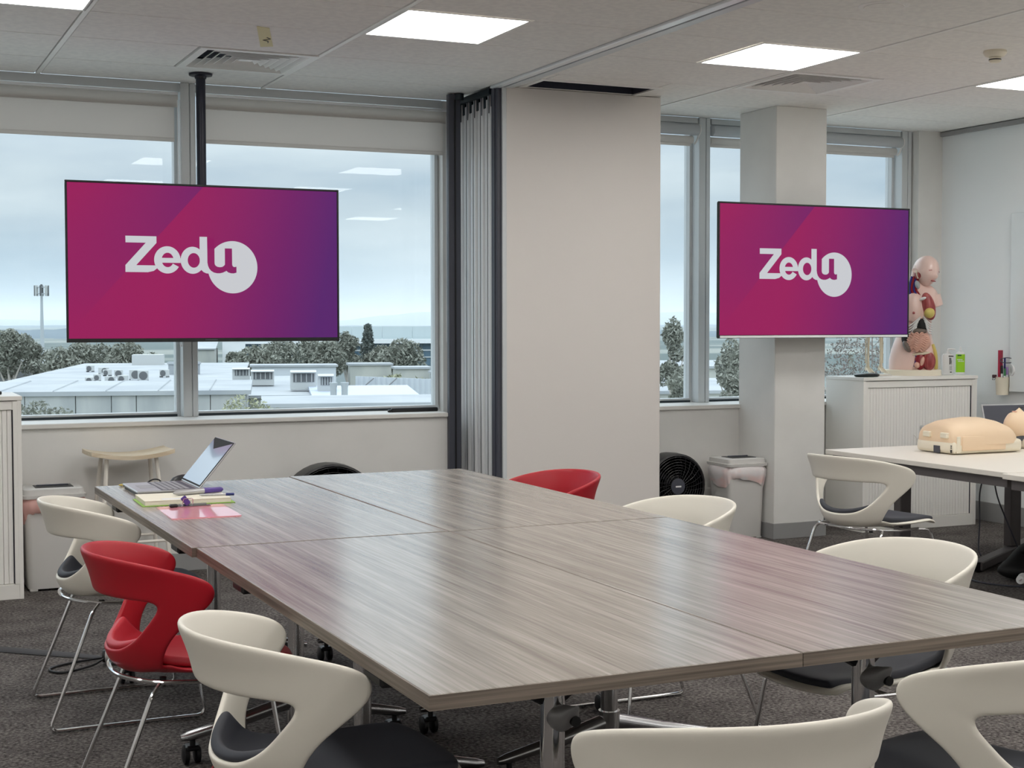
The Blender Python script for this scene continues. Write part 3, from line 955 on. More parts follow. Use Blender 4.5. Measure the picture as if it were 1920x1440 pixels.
def chair(kind, legs, loc, az, label, group):
    t = thing('shell_chair', label, 'chair', loc, -az, group)
    shell_obj('shell', shell_bm(), M['red'] if kind == 'red' else M['shell'], t, 0.015, 0.0, 2)
    shell_obj('seat_pad', pad_bm(), M['redpad'] if kind == 'red' else M['pad'], t, 0.026, 0.0, 2)
    r = 0.0065
    hoop = spline([(0.195, -0.115, 0.418), (0.175, -0.165, 0.424), (0.10, -0.212, 0.426), (0, -0.225, 0.426), (-0.10, -0.212, 0.426), (-0.175, -0.165, 0.424), (-0.195, -0.115, 0.418)], 5)
    MB().tube(hoop, r, 10).build('frame_hoop', M['chrome'], t)
    for s in (-1, 1):
        if legs == 'sled':
            p = fillet([(s*0.190, -0.120, 0.420), (s*0.214, -0.148, 0.395), (s*0.252, -0.300, 0.008), (s*0.252, 0.225, 0.008), (s*0.206, 0.170, 0.400), (s*0.185, 0.120, 0.412)], 0.030, 5)
            MB().tube(p, r, 10).build('sled_leg', M['chrome'], t)
        else:
            MB().tube(fillet([(s*0.190, -0.120, 0.420), (s*0.212, -0.150, 0.400), (s*0.250, -0.285, 0.004)], 0.02), r, 10).build('leg', M['chrome'], t)
            MB().tube(fillet([(s*0.175, 0.09, 0.408), (s*0.204, 0.185, 0.402), (s*0.246, 0.265, 0.004)], 0.03), r, 10).build('leg', M['chrome'], t)
        MB().tube([(s*0.190, -0.120, 0.419), (s*0.188, 0.0, 0.409), (s*0.185, 0.125, 0.411)], r*0.9, 8).build('side_rail', M['chrome'], t)
    MB().tube([(-0.186, 0.06, 0.408), (0.186, 0.06, 0.408)], r*0.8, 8).build('cross_rail', M['steel'], t)
    for q in (-0.1, 0.1):
        for x in (-0.1, 0.1):
            MB().cyl((x, q, 0.398), (x, q, 0.412), 0.010, n=10).build('mount', M['black'], t)
    return t
gl_ = 'cream and red chairs along the left of the table'
gr_ = 'cream and red chairs along the right of the table'
D = rad
white_sled = chair('white', 'sled', (0.905, 5.30, 0), D(90), 'cream shell chair behind the red one, beside the left bin', gl_)
red_sled = chair('red', 'sled', (0.880, 4.09, 0), D(91), 'red shell chair at the left between two cream ones', gl_)
dup(white_sled, (0.913, 2.96, 0), -D(88), 'cream shell chair at the near left corner of the table', gl_)
dup(white_sled, (1.365, 2.125, 0), -D(3), 'cream chair seen squarely from behind at the front edge of the table', 'chairs at the near end of the table')
dup(white_sled, (2.105, 2.30, 0), -D(-16), 'cream chair cut by the bottom right corner of the photo', 'chairs at the near end of the table')
dup(red_sled, (2.53, 5.365, 0), -D(-90), 'red shell chair in front of the beige partition panel', gr_)
dup(white_sled, (2.51, 4.345, 0), -D(-90), 'cream shell chair at the right side, behind the table in front of the fan', gr_)
dup(white_sled, (2.52, 3.195, 0), -D(-90), 'nearest cream chair on the right side, below the white desk', gr_)
chair('white', 'four', (4.43, 5.57, 0), D(82), 'cream four-legged chair turned towards the white desk', 'chair at the white desk')

# ------------------------------------------------------------------ things on the meeting table
Z0 = 0.73
lap = thing('laptop', 'open silver laptop facing left on the far left table', 'laptop', (1.226, 5.69, Z0), rad(-90))
# local: +x towards image depth, keyboard in front of the hinge at y = 0, screen leaning back to +y
MB().box((-0.160, -0.235, 0.009), (0.160, 0.0, 0.018), 0.003).build('base', M['silver'], lap)
MB().box((-0.154, -0.228, 0.0), (0.154, -0.004, 0.009)).build('underside', M['black'], lap, angle=0)
MB().box((-0.050, -0.205, 0.018), (0.050, -0.140, 0.0186)).build('touchpad', M['keys'], lap, angle=0)
for r_ in range(5):
    for c_ in range(11):
        x = -0.142 + c_*0.0262
        y = -0.035 - r_*0.021
        B('key', M['keys'], lap, (x, y-0.0155, 0.018), (x+0.0215, y, 0.0194))
MB().box((-0.150, -0.142, 0.0178), (0.150, -0.012, 0.0183)).build('key_well', M['darkpost'], lap, angle=0)
TS = Tr(0, 0.0, 0.016) @ Rx(rad(-40))
MB().box((-0.160, -0.006, 0.0), (0.160, 0.0, 0.222), 0.002, T=TS).build('lid', M['silver'], lap)
MB().box((-0.156, -0.0075, 0.006), (0.156, -0.0062, 0.218), T=TS).build('bezel', M['blackmat'], lap, angle=0)
M['lapscreen'] = mat('glossy laptop display', (150, 168, 190), 0.08, emit=((150, 164, 184), 0.2), coat=0.3)
m_ = MB()
m_.add([(-0.152, -0.0085, 0.012), (0.152, -0.0085, 0.012), (0.152, -0.0085, 0.212), (-0.05, -0.0085, 0.168), (-0.152, -0.0085, 0.210)], [(0, 1, 2, 3, 4)], T=TS)  # top edge notched: the black bezel behind it stands in for a dark reflection
m_.build('display', M['lapscreen'], lap, angle=0)
MB().box((-0.135, -0.2365, 0.008), (-0.115, -0.2352, 0.014)).build('ports', M['black'], lap, angle=0)
t = thing('notebook', 'cream notebook with a green back cover in front of the laptop', 'notebook', (1.118, 5.32, Z0), rad(-2))
MB().box((-0.165, -0.125, 0.0), (0.165, 0.115, 0.003), 0.001).build('back_cover', M['greenpaper'], t)
MB().box((-0.155, -0.120, 0.003), (0.150, 0.110, 0.018), 0.001).build('pages', M['paper'], t)
MB().box((-0.156, -0.121, 0.018), (0.151, 0.111, 0.0195), 0.0005).build('front_cover', M['paper'], t)
MB().box((-0.09, -0.10, 0.0195), (-0.01, -0.06, 0.0198)).build('sticker', M['label'], t, angle=0)
t = thing('marker_pen', 'fat silver marker pen with a purple cap on the notebook', 'pen', (1.18, 5.345, Z0+0.0305), rad(14))
MB().tube([(-0.10, 0, 0), (-0.08, 0, 0), (0.02, 0, 0)], [0.004, 0.010, 0.0105], 14).build('barrel', M['silver'], t)
MB().tube([(0.02, 0, 0), (0.09, 0, 0), (0.098, 0, 0)], [0.011, 0.0095, 0.005], 14).build('cap', M['purple'], t)
t = thing('ballpoint_pen', 'thin dark pen lying across the right end of the notebook', 'pen', (1.225, 5.262, Z0+0.0245), rad(-12))
MB().tube([(-0.06, 0, 0), (-0.05, 0, 0), (0.035, 0, 0)], [0.0015, 0.004, 0.004], 10).build('barrel', M['silver'], t)
MB().tube([(0.035, 0, 0), (0.065, 0, 0)], 0.005, 10).build('cap', M['blue'], t)
t = thing('clipboard', 'glossy pink clipboard at the table edge', 'clipboard', (1.098, 4.985, Z0), rad(-2))
bo = []
for cx_, cy_, a0 in ((0.105, -0.155, -90), (0.105, 0.155, 0), (-0.105, 0.155, 90), (-0.105, -0.155, 180)):
    for k in range(5):
        a = rad(a0 + k*22.5)
        bo.append((cx_+0.012*math.cos(a), cy_+0.012*math.sin(a)))
MB().prism(bo, 0.0, 0.0035).build('board', M['pinkacryl'], t)
MB().box((-0.07, 0.128, 0.0035), (0.07, 0.152, 0.008), 0.002).cyl((-0.055, 0.14, 0.010), (0.055, 0.14, 0.010), 0.004, n=8).build('clip_bar', M['steel'], t)
MB().box((-0.006, -0.002, 0.0), (0.014, 0.004, 0.034), 0.002, T=Tr(-0.012, 0.128, 0.010) @ Ry(rad(-38))).build('clip_lever', M['purple'], t)
MB().tube(fillet([(-0.03, 0.132, 0.010), (-0.028, 0.120, 0.034), (0.004, 0.120, 0.034), (0.006, 0.132, 0.010)], 0.006), 0.0015, 6).build('clip_wire', M['steel'], t)
MB().box((-0.075, 0.125, 0.0035), (-0.045, 0.150, 0.014), 0.004).build('clip_end', M['black'], t)
t = thing('pencil', 'flat yellow pencil behind the laptop keyboard', 'pencil', (1.035, 5.905, Z0+0.005), rad(2))
MB().tube([(-0.05, 0, 0), (-0.042, 0, 0), (0.05, 0, 0)], [0.0015, 0.0045, 0.0045], 6).build('body', M['yellow'], t)
t = thing('computer_mouse', 'black computer mouse behind the laptop screen', 'mouse', (1.235, 5.90, Z0), rad(-70))
MB().loft([(0.0, 0, 0, 0.030, 0.052), (0.012, 0, 0, 0.031, 0.054), (0.026, 0, 0.004, 0.026, 0.044), (0.034, 0, 0.008, 0.014, 0.026), (0.037, 0, 0.008, 0.003, 0.006)], 20).build('shell', M['black'], t)
t = thing('cable_loop', 'short black cable looping up behind the laptop keyboard', 'cable', (1.13, 5.90, Z0))
MB().tube(spline([(-0.04, -0.005, 0.004), (-0.03, 0, 0.012), (-0.01, 0.0, 0.022), (0.012, 0.0, 0.020), (0.03, 0.0, 0.006), (0.06, 0.0, 0.004)], 5), 0.003, 8).build('cord', M['black'], t)
MB().box((-0.065, -0.012, 0.0), (-0.038, 0.002, 0.010), 0.002).build('plug', M['black'], t)

# ------------------------------------------------------------------ left side furniture
def cabinet(loc, W, Dp, H, label, handles):
    # loc = front left bottom corner; front faces -y
    t = thing('tambour_cabinet', label, 'cabinet', loc, 0, 'white tambour door cabinets')
    MB().box((-0.004, -0.004, H-0.022), (W+0.004, Dp, H), 0.002).build('top', M['cabinet'], t)
    MB().box((0, 0.0, 0), (0.02, Dp, H-0.022), 0.001).build('side_panel', M['cabinet'], t)
    MB().box((W-0.02, 0.0, 0), (W, Dp, H-0.022), 0.001).build('side_panel', M['cabinet'], t)
    MB().box((0.02, Dp-0.01, 0), (W-0.02, Dp, H-0.022)).build('back_panel', M['cabinet'], t, angle=0)
    MB().box((0.02, 0.002, 0), (W-0.02, Dp-0.01, 0.075), 0.001).build('plinth', M['cabinet'], t)
    MB().box((0.022, 0.006, H-0.068), (W-0.022, 0.03, H-0.026), 0.001).build('head_rail', M['cabinet'], t)
    MB().box((0.02, 0.0, 0.075), (0.040, 0.03, H-0.026), 0.001).build('stile', M['cabinet'], t)
    MB().box((W-0.040, 0.0, 0.075), (W-0.02, 0.03, H-0.026), 0.001).build('stile', M['cabinet'], t)
    n = int((W-0.09)/0.0235)
    p = (W-0.086)/n
    src = None
    for k in range(n):
        x = 0.042 + k*p
        if src is None:
            src = MB().box((0, 0.014, 0.077), (p-0.0015, 0.022, H-0.07), 0.0025).build('slat', M['slat'], t)
            src.location = (x, 0, 0)
        else:
            o = src.copy(); C.objects.link(o); o.parent = t; o.location = (x, 0, 0)
    MB().box((W-0.0435, 0.012, 0.077), (W-0.040, 0.026, H-0.07)).build('shadow_gap', M['recess'], t, angle=0)
    if handles:
        xm = W/2 - 0.01
        for s in (-1, 1):
            MB().tube(spline([(xm+s*0.018, 0.014, 0.55), (xm+s*0.02, 0.004, 0.60), (xm+s*0.034, 0.004, 0.62), (xm+s*0.04, 0.014, 0.63)], 5), 0.004, 8).build('handle', M['cabinet'], t)
        MB().cyl((xm+0.02, 0.014, 0.68), (xm+0.02, -0.004, 0.68), 0.011, n=16).build('lock', M['chrome'], t)
    return t
cabinet((-0.10, 7.61, 0), 0.90, 0.46, 1.017, 'white tambour cabinet at the left edge of the photo', False)
cabinet((6.045, 7.68, 0), 0.955, 0.40, 1.017, 'white tambour cabinet in the right corner under the anatomical torso', True)
t = thing('remote_control', 'small black object lying on the left cabinet top', 'remote', (0.655, 7.80, 1.017), 0.2)
MB().box((-0.07, -0.022, 0), (0.07, 0.022, 0.018), 0.006, seg=2).build('case', M['black'], t)

def bin_(loc, W, Dp, H, label, group, liner, rz=0):
    t = thing('swing_top_bin', label, 'bin', loc, rz, group)
    def rr(w, d, z, r=0.03):
        out = []
        for cx_, cy_, a0 in ((w/2-r, -d/2+r, -90), (w/2-r, d/2-r, 0), (-w/2+r, d/2-r, 90), (-w/2+r, -d/2+r, 180)):
            for k in range(5):
                a = rad(a0+k*22.5)
                out.append((cx_+r*math.cos(a), cy_+r*math.sin(a), z))
        return out
    MB().rings([rr(W*0.90, Dp*0.90, 0.012), rr(W*0.91, Dp*0.91, 0.02), rr(W, Dp, H-0.06), rr(W, Dp, H-0.045)]).build('body', M['bin'], t)
    for a in (-1, 1):
        for b in (-1, 1):
            MB().box((a*W*0.36-0.02, b*Dp*0.36-0.02, 0), (a*W*0.36+0.02, b*Dp*0.36+0.02, 0.014), 0.003).build('foot_pad', M['bin'], t)
    lid = MB()
    lid.rings([rr(W+0.03, Dp+0.03, H-0.05), rr(W+0.034, Dp+0.034, H-0.032), rr(W+0.014, Dp+0.014, H-0.030), rr(W+0.008, Dp+0.008, H-0.004), rr(W-0.004, Dp-0.004, H)])
    l_ = lid.build('lid', M['bin'], t)
    MB().box((-W*0.30, -Dp*0.30, H-0.004), (W*0.36, Dp*0.24, H+0.003), 0.002).build('opening', M['black'], t)
    MB().box((-W*0.26, -Dp*0.02, H+0.001), (W*0.30, Dp*0.02, H+0.010), 0.003).build('flap_edge', M['darkpost'], t)
    rg = []
    random.seed(3)
    n = 64
    for lvl, (dz, ex) in enumerate(((-0.050, 0.012), (-0.075, 0.026), (-0.115, 0.020), (-0.155, 0.008))):
        ring = []
        for k in range(n):
            a = 2*PI*k/n
            pw = 0.5
            ca, sa = math.cos(a), math.sin(a)
            e = ex + random.uniform(-0.006, 0.006)*(1 if lvl else 0)
            z = H + dz + (0.030*math.sin(3*a+1.0)+random.uniform(-.006, .006) if lvl == 3 else 0)
            ring.append(((W/2+e)*math.copysign(abs(ca)**pw, ca), (Dp/2+e)*math.copysign(abs(sa)**pw, sa), z))
        rg.append(ring)
    MB().rings(rg, cap=False).build('liner', liner, t, angle=60)
    return t
bin_((0.972, 7.89, 0), 0.29, 0.24, 0.53, 'grey bin with pink liner beside the left cabinet', 'grey swing-top bins', M['pink'])
bin_((5.205, 7.885, 0), 0.27, 0.25, 0.515, 'grey bin with white liner against the pillar', 'grey swing-top bins', M['liner'])

t = thing('wooden_stool', 'stool with a curved plywood seat and white legs below the left window', 'stool', (1.372, 7.90, 0), rad(3))
s_ = []
for k in range(13):
    u = -1 + k/6
    z = 0.660 + 0.028*u*u
    hw = 0.135*(1-0.10*u**4)
    s_.append([(u*0.218, -hw, z), (u*0.218, -hw*0.5, z-0.004), (u*0.218, hw*0.5, z-0.004), (u*0.218, hw, z), (u*0.218, hw, z+0.022), (u*0.218, hw*0.5, z+0.018), (u*0.218, -hw*0.5, z+0.018), (u*0.218, -hw, z+0.022)])
MB().rings(s_).build('seat', M['plywood'], t, angle=50)
for a in (-1, 1):
    for b in (-1, 1):
        MB().cyl((a*0.130, b*0.070, 0.662), (a*0.190, b*0.165, 0.0), 0.011, n=12).build('leg', M['white'], t)
    MB().tube([(a*0.165, -0.125, 0.275), (a*0.165, 0.125, 0.275)], 0.008, 8).build('stretcher', M['white'], t)
for b in (-1, 1):
    MB().tube([(-0.170, b*0.132, 0.225), (0.170, b*0.132, 0.225)], 0.008, 8).build('stretcher', M['white'], t)

def fan(loc, R, zc, rz, label):
    t = thing('floor_fan', label, 'fan', loc, rz, 'black floor fans')
    T = Tr(0, 0, zc) @ Rx(rad(90))          # disc axis along -y
    MB().lathe([(R-0.012, -0.075), (R, -0.07), (R+0.004, 0.0), (R, 0.07), (R-0.012, 0.075), (R-0.016, 0.07), (R-0.016, -0.07), (R-0.012, -0.075)], 40, T=T).build('drum', M['fanblack'], t)
    g = MB()
    for k in range(9):
        rr_ = 0.05 + (R-0.07)*k/8
        g.tube([(rr_*math.cos(2*PI*a/36), rr_*math.sin(2*PI*a/36), 0.078 - 0.0*k) for a in range(36)], 0.0022, 5, closed=True, T=T)
    for k in range(28):
        a = 2*PI*k/28
        g.tube([(0.045*math.cos(a), 0.045*math.sin(a), 0.078), (0.6*R*math.cos(a+0.22), 0.6*R*math.sin(a+0.22), 0.080), ((R-0.012)*math.cos(a+0.35), (R-0.012)*math.sin(a+0.35), 0.072)], 0.002, 4, T=T)
    g.build('grille', M['fanblack'], t)
    MB().lathe([(0, 0.072), (0.046, 0.074), (0.05, 0.082), (0.0, 0.086)], 24, T=T).build('badge', M['darkpost'], t)
    MB().box((-0.02, -0.005, 0.086), (0.02, 0.005, 0.087), T=T).build('badge_print', M['label'], t, angle=0)
    for k in range(4):
        a0 = 2*PI*k/4 + 0.3
        vs = []
        for q in range(7):
            r = 0.05 + (R-0.085)*q/6
            vs.append((r*math.cos(a0+0.1*q), r*math.sin(a0+0.1*q), -0.03))
            vs.append((r*math.cos(a0+0.55+0.06*q), r*math.sin(a0+0.55+0.06*q), 0.03))
        vs2 = [(x, y, z-0.004) for x, y, z in vs]
        fs = [(2*q, 2*q+1, 2*q+3, 2*q+2) for q in range(6)] + [(14+2*q, 14+2*q+2, 14+2*q+3, 14+2*q+1) for q in range(6)]
        MB().add(vs+vs2, fs, T=T).build('blade', M['fanblack'], t)
    MB().lathe([(0, -0.06), (0.06, -0.06), (0.065, 0.03), (0.0, 0.04)], 24, T=T).build('motor', M['fanblack'], t)
    st = MB()
    st.tube(fillet([(-R-0.012, 0.0, zc), (-R-0.012, 0.0, 0.06), (-R*0.75, -0.11, 0.012), (R*0.75, -0.11, 0.012), (R+0.012, 0.0, 0.06), (R+0.012, 0.0, zc)], 0.06), 0.011, 8)
    st.tube(fillet([(-R-0.012, 0.0, 0.08), (-R*0.75, 0.11, 0.012), (R*0.75, 0.11, 0.012), (R+0.012, 0.0, 0.08)], 0.06), 0.011, 8)
    st.build('stand', M['fanblack'], t)
    return t
fan((2.49, 7.92, 0), 0.285, 0.300, 0, 'black floor fan half hidden behind the far edge of the table')
fan((4.745, 7.93, 0), 0.205, 0.350, 0, 'black floor fan peeking out from behind the beige partition panel')

# ------------------------------------------------------------------ anatomical torso on the right cabinet
CT = 1.017
def px(x, y, d=0.0):                      # torso drawing units -> local metres (x right, z up, seen from the front)
    return ((x-1722)*0.00366, d, (692-y)*0.00366)
tor = thing('anatomical_torso', 'pink anatomical torso model with open chest and belly on the right cabinet', 'anatomical model', (6.63, 7.90, CT), rad(-40))
MB().lathe([(0.0, 0.0), (0.19, 0.0), (0.19, 0.035), (0.185, 0.04), (0.0, 0.04)], 40, T=Matrix.Scale(0.72, 4, (0, 1, 0))).build('base_plate', M['ivory'], tor)
K = 0.00366
def sec(y, l, r, ry, cy=0.0):
    return ((692-y)*K + 0.040, ((l+r)/2-1722)*K, cy, (r-l)/2*K, ry)
body = MB()
body.loft([sec(692, 1679, 1765, .105), sec(675, 1679, 1765, .112), sec(655, 1683, 1762, .112), sec(635, 1690, 1757, .100), sec(618, 1696, 1754, .092), sec(600, 1697, 1756, .098), sec(580, 1694, 1762, .105),
           sec(565, 1691, 1767, .100), sec(553, 1692, 1767, .085), sec(545, 1696, 1763, .070), sec(538, 1703, 1756, .058, .01), sec(531, 1713, 1746, .052, .015), sec(520, 1717, 1742, .046, .01), sec(508, 1719, 1744, .046, .005), sec(498, 1722, 1746, .04, 0)], 36, pw=2.3)
def stump(x, y, s):
    body.loft([(0.0, 0, 0, 0.052, 0.06), (0.03, 0, 0, 0.050, 0.056), (0.075, 0, 0, 0.045, 0.050), (0.08, 0, 0, 0.03, 0.035)], 20, T=Tr((x-1722)*K, 0, (692-y)*K+0.04) @ Ry(rad(160 if s > 0 else -160)))
stump(1757, 556, 1)
stump(1702, 556, -1)
body.build('body', M['skin'], tor, angle=60)
def el(name, m, cx_, cy_, rx, ry, d, rd, nu=24, nv=16, bumpy=0.0, seed=1, tilt=0.0):
    b = MB()
    d -= 0.012
    rd += 0.006
    b.ball((0, 0, 0), (rx*K, rd, ry*K), nu, nv)
    if bumpy:
        random.seed(seed)
        fr = [(random.uniform(60, 120), random.uniform(0, 6)) for _ in range(6)]
        for i, p in enumerate(b.v):
            q = sum(math.sin(p.x*f*(1 if j % 2 else .4) + p.z*f*(.5 if j % 2 else 1) + ph) for j, (f, ph) in enumerate(fr))/6
            b.v[i] = p*(1+bumpy*q)
    T = Tr((cx_-1722)*K, d, (692-cy_)*K+0.04) @ Ry(rad(tilt))
    b.v = [T @ p for p in b.v]
    return b.build(name, m, tor, angle=60)
el('chest_plate', M['skin'], 1722, 579, 18, 29, -0.062, 0.050)
el('nipple', M['muscle'], 1723, 587, 2.6, 2.6, -0.114, 0.006, 12, 8)
el('chest_muscle', M['muscle'], 1749, 575, 12, 26, -0.074, 0.026, tilt=-14)
el('breast_tissue', M['fat'], 1751, 587, 9.5, 10, -0.088, 0.036, bumpy=0.03)
el('collar_bone', M['label'], 1739, 561, 7, 3, -0.092, 0.012, tilt=-20)
el('flank_muscle', M['muscle'], 1706, 612, 9, 13, -0.070, 0.036)
el('chest_cavity', M['blackmat'], 1737, 612, 11, 16, -0.066, 0.035)
el('diaphragm', M['liver'], 1733, 621, 14, 7, -0.082, 0.03)
for k in range(5):
    y0 = 598 + k*4.2
    MB().tube(spline([px(1703+k*2.2, y0+14, -0.092), px(1715+k*1.2, y0+13, -0.108), px(1728-k*0.8, y0+3, -0.110), px(1735-k*1.2, y0-4, -0.100)], 5), 0.0048, 8, T=Tr(0, 0, 0.04)).build('rib', M['label'], tor)
    MB().tube(spline([px(1756-k*0.2, y0+10, -0.075), px(1752-k*0.5, y0+9, -0.098), px(1745+k*0.6, y0+2, -0.108), px(1740+k*1.1, y0-4, -0.102)], 5), 0.0045, 8, T=Tr(0, 0, 0.04)).build('rib', M['label'], tor)
el('belly_wall', M['blackmat'], 1717, 640, 15, 22, -0.060, 0.042, tilt=-18)
# coiled intestines: one dish of folds plus raised coils
el('intestine', M['gut'], 1731, 640, 23, 21, -0.075, 0.045, 40, 26, bumpy=0.05, seed=4)
random.seed(12)
for k in range(9):
    y = 626 + k*3.7
    w_ = 20*math.sqrt(max(0.05, 1-((y-641)/19.5)**2))
    pts = []
    n = 9
    for i in range(n+1):
        u = -1 + 2*i/n
        dd = -0.099 - 0.050*math.sqrt(max(0, 1-(u*0.93)**2)*max(0.02, 1-((y-641)/20)**2))
        pts.append(px(1731+u*w_*0.94, y + 2.2*math.sin(u*8+k*0.35), dd))
    MB().tube(spline(pts, 4), 0.0075, 8, T=Tr(0, 0, 0.04)).build('bowel_coil', M['gut'], tor)
el('colon', M['liver'], 1712, 649, 6.5, 12, -0.096, 0.03, tilt=-32)
el('pelvic_bone', M['bone'], 1737, 662, 17, 3.5, -0.094, 0.014, tilt=-6)
el('thigh_muscle', M['muscle'], 1751, 676, 12, 17, -0.088, 0.022)
el('pelvic_muscle', M['artery'], 1735, 676, 10, 16, -0.092, 0.022)
el('bladder', M['gut'], 1730, 683, 5.5, 6, -0.108, 0.018)
el('pelvic_organ', M['gut'], 1739, 676, 4.2, 9, -0.108, 0.016, tilt=14)
MB().tube(spline([px(1727, 664, -0.108), px(1729, 670, -0.114), px(1727, 678, -0.116), px(1725, 686, -0.110)], 5), 0.006, 8, T=Tr(0, 0, 0.04)).build('vein', M['vein'], tor)
MB().tube(spline([px(1746, 664, -0.11), px(1751, 671, -0.115), px(1753, 680, -0.112), px(1756, 690, -0.10)], 5), 0.005, 8, T=Tr(0, 0, 0.04)).build('vein', M['vein'], tor)
MB().tube(spline([px(1757, 645, -0.05), px(1762, 660, -0.05), px(1764, 675, -0.05), px(1764, 691, -0.05)], 5), 0.012, 10, T=Tr(0, 0, 0.04)).build('skin_edge', M['fat'], tor)
for i, (a, mm) in enumerate(((1715, 'vein'), (1719, 'artery'), (1723, 'vein'), (1727, 'artery'))):
    MB().tube(spline([px(a+4, 520, -0.040), px(a+1, 532, -0.058), px(a, 545, -0.070), px(a+3+i*2, 557, -0.080)], 5), 0.0085, 8, T=Tr(0, 0, 0.04)).build('neck_vessel', M[mm], tor)
el('larynx', M['galv'], 1729, 535, 4.5, 8, -0.050, 0.024, tilt=-12)
# head: built facing -y about its own centre, then turned to the right and bowed
hd = MB()
HR = 26
rings_ = []
for i in range(25):
    t_ = PI*i/24
    z = -math.cos(t_)
    q = max(math.sin(t_), 0.01)
    ring = []
    for k in range(HR):
        a = 2*PI*k/HR
        x, y = q*math.sin(a), -q*math.cos(a)
        fr = max(0.0, math.cos(a))                     # towards the face
        jaw = 1.0 if z > -0.1 else 1.0 - 0.34*min(1, (-z-0.1)/0.9)
        X = 0.080*x*jaw
        Y = 0.098*y*(1.0 if z > -0.2 else 1.0-0.10*(-z-0.2)) + (0.0 if z > 0 else -0.012*(-z))
        if y > 0 and z < 0: Y *= 1.0 - 0.55*min(1, -z*1.2)
        Z = 0.104*z
        nose = math.exp(-((z+0.22)/0.17)**2)*math.exp(-(math.sin(a)/0.16)**2)*(fr > 0)
        brow = math.exp(-((z-0.06)/0.08)**2)*fr**4
        eye = math.exp(-((z+0.04)/0.07)**2)*math.exp(-((abs(math.sin(a))-0.40)/0.14)**2)*(fr > 0.2)
        chin = math.exp(-((z+0.80)/0.16)**2)*fr**6
        lips = math.exp(-((z+0.52)/0.06)**2)*math.exp(-(math.sin(a)/0.28)**2)*(fr > 0)
        Y -= 0.034*nose + 0.008*brow + 0.010*chin + 0.006*lips
        Y += 0.016*eye
        ring.append((X, Y, Z))
    rings_.append(ring)
hd.rings(rings_)
TH = Tr((1744-1722)*K, -0.015, (692-509)*K+0.04) @ Rz(rad(40)) @ Rx(rad(10)) @ Ry(rad(8)) @ Ry(rad(0))
hd.v = [TH @ p for p in hd.v]
hd.build('head', M['skin'], tor, angle=75)
for s in (-1, 1):
    e_ = MB()
    e_.loft([(0, 0, 0, .008, .018), (0.006, 0, 0, .016, .030), (0.012, 0, 0, .014, .027), (0.010, 0, 0, .006, .015)], 16, T=TH @ Tr(s*0.074, 0.012, -0.012) @ Ry(rad(90*s)) @ Rx(0.2))
    e_.build('ear', M['skin'], tor, angle=75)
    MB().ball((s*0.030, -0.078, -0.006), (0.012, 0.006, 0.004), 12, 8, T=TH).build('eye', M['label'], tor)
    MB().tube([TH @ V((s*0.016, -0.090, 0.010)), TH @ V((s*0.030, -0.090, 0.014)), TH @ V((s*0.046, -0.080, 0.009))], 0.0028, 6).build('eyebrow', M['muscle'], tor)
MB().ball((0, -0.096, -0.056), (0.022, 0.010, 0.005), 14, 8, T=TH).build('lips', M['muscle'], tor)
MB().ball((-0.062, -0.002, -0.032), (0.016, 0.034, 0.036), 18, 12, T=TH).build('cut_cheek', M['muscle'], tor)
MB().tube(spline([TH @ V((-0.070, 0.03, 0.02)), TH @ V((-0.078, 0.0, -0.02)), TH @ V((-0.066, -0.02, -0.06))], 5), 0.006, 8).build('jaw_bone', M['bone'], tor)

# small skeleton standing beside the torso
sk = thing('skeleton_model', 'small skeleton model whose legs show below the right television', 'skeleton', (6.33, 7.93, CT), rad(-20))
MB().box((-0.10, -0.07, 0), (0.10, 0.09, 0.012), 0.003).build('stand_base', M['white'], sk)
MB().cyl((0.0, 0.05, 0.012), (0.0, 0.05, 0.62), 0.004, n=8).build('stand_rod', M['steel'], sk)
for s in (-1, 1):
    x = s*0.045
    MB().tube([(x, 0.0, 0.085), (x, 0, 0.10), (x*0.95, 0, 0.20), (x*0.9, 0, 0.305), (x*0.9, 0, 0.32)], [0.012, 0.009, 0.008, 0.012, 0.013], 10).build('shin_bone', M['bone'], sk)
    MB().tube([(x+s*0.014, 0.006, 0.085), (x+s*0.012, 0.006, 0.30)], 0.004, 8).build('shin_bone', M['bone'], sk)
    MB().tube([(x*0.9, 0, 0.325), (x*0.9, 0, 0.34), (x*1.0, 0, 0.46), (x*1.2, 0, 0.575)], [0.014, 0.010, 0.009, 0.012], 10).build('thigh_bone', M['bone'], sk)
    f_ = MB()
    f_.loft([(0.035, x, 0.02, 0.012, 0.02), (0.05, x, 0.012, 0.016, 0.026), (0.07, x, 0.004, 0.012, 0.016), (0.086, x, 0.0, 0.009, 0.010)], 14)
    for k in range(4):
        f_.tube([(x+(k-1.5)*0.006, -0.005, 0.052), (x+(k-1.5)*0.010, -0.055, 0.034), (x+(k-1.5)*0.012, -0.085, 0.024)], [0.006, 0.0045, 0.003], 8)
    f_.build('foot', M['bone'], sk)
MB().loft([(0.56, 0, 0, 0.03, 0.03), (0.585, 0, 0, 0.075, 0.04), (0.63, 0, 0.01, 0.08, 0.045), (0.64, 0, 0.02, 0.05, 0.03)], 20).build('pelvis', M['bone'], sk)
MB().tube([(0, 0.03, 0.63), (0, 0.02, 0.72), (0, 0.035, 0.86), (0, 0.015, 0.95)], 0.011, 10).build('spine', M['bone'], sk)
for k in range(8):
    z = 0.73+0.021*k
    w_ = 0.072 - 0.002*abs(k-3)**1.6
    MB().tube([(w_*math.sin(a), 0.0-0.042*math.cos(a), z-0.012*math.cos(a)) for a in [PI*2*q/20 for q in range(20)]], 0.0035, 6, closed=True).build('rib', M['bone'], sk)
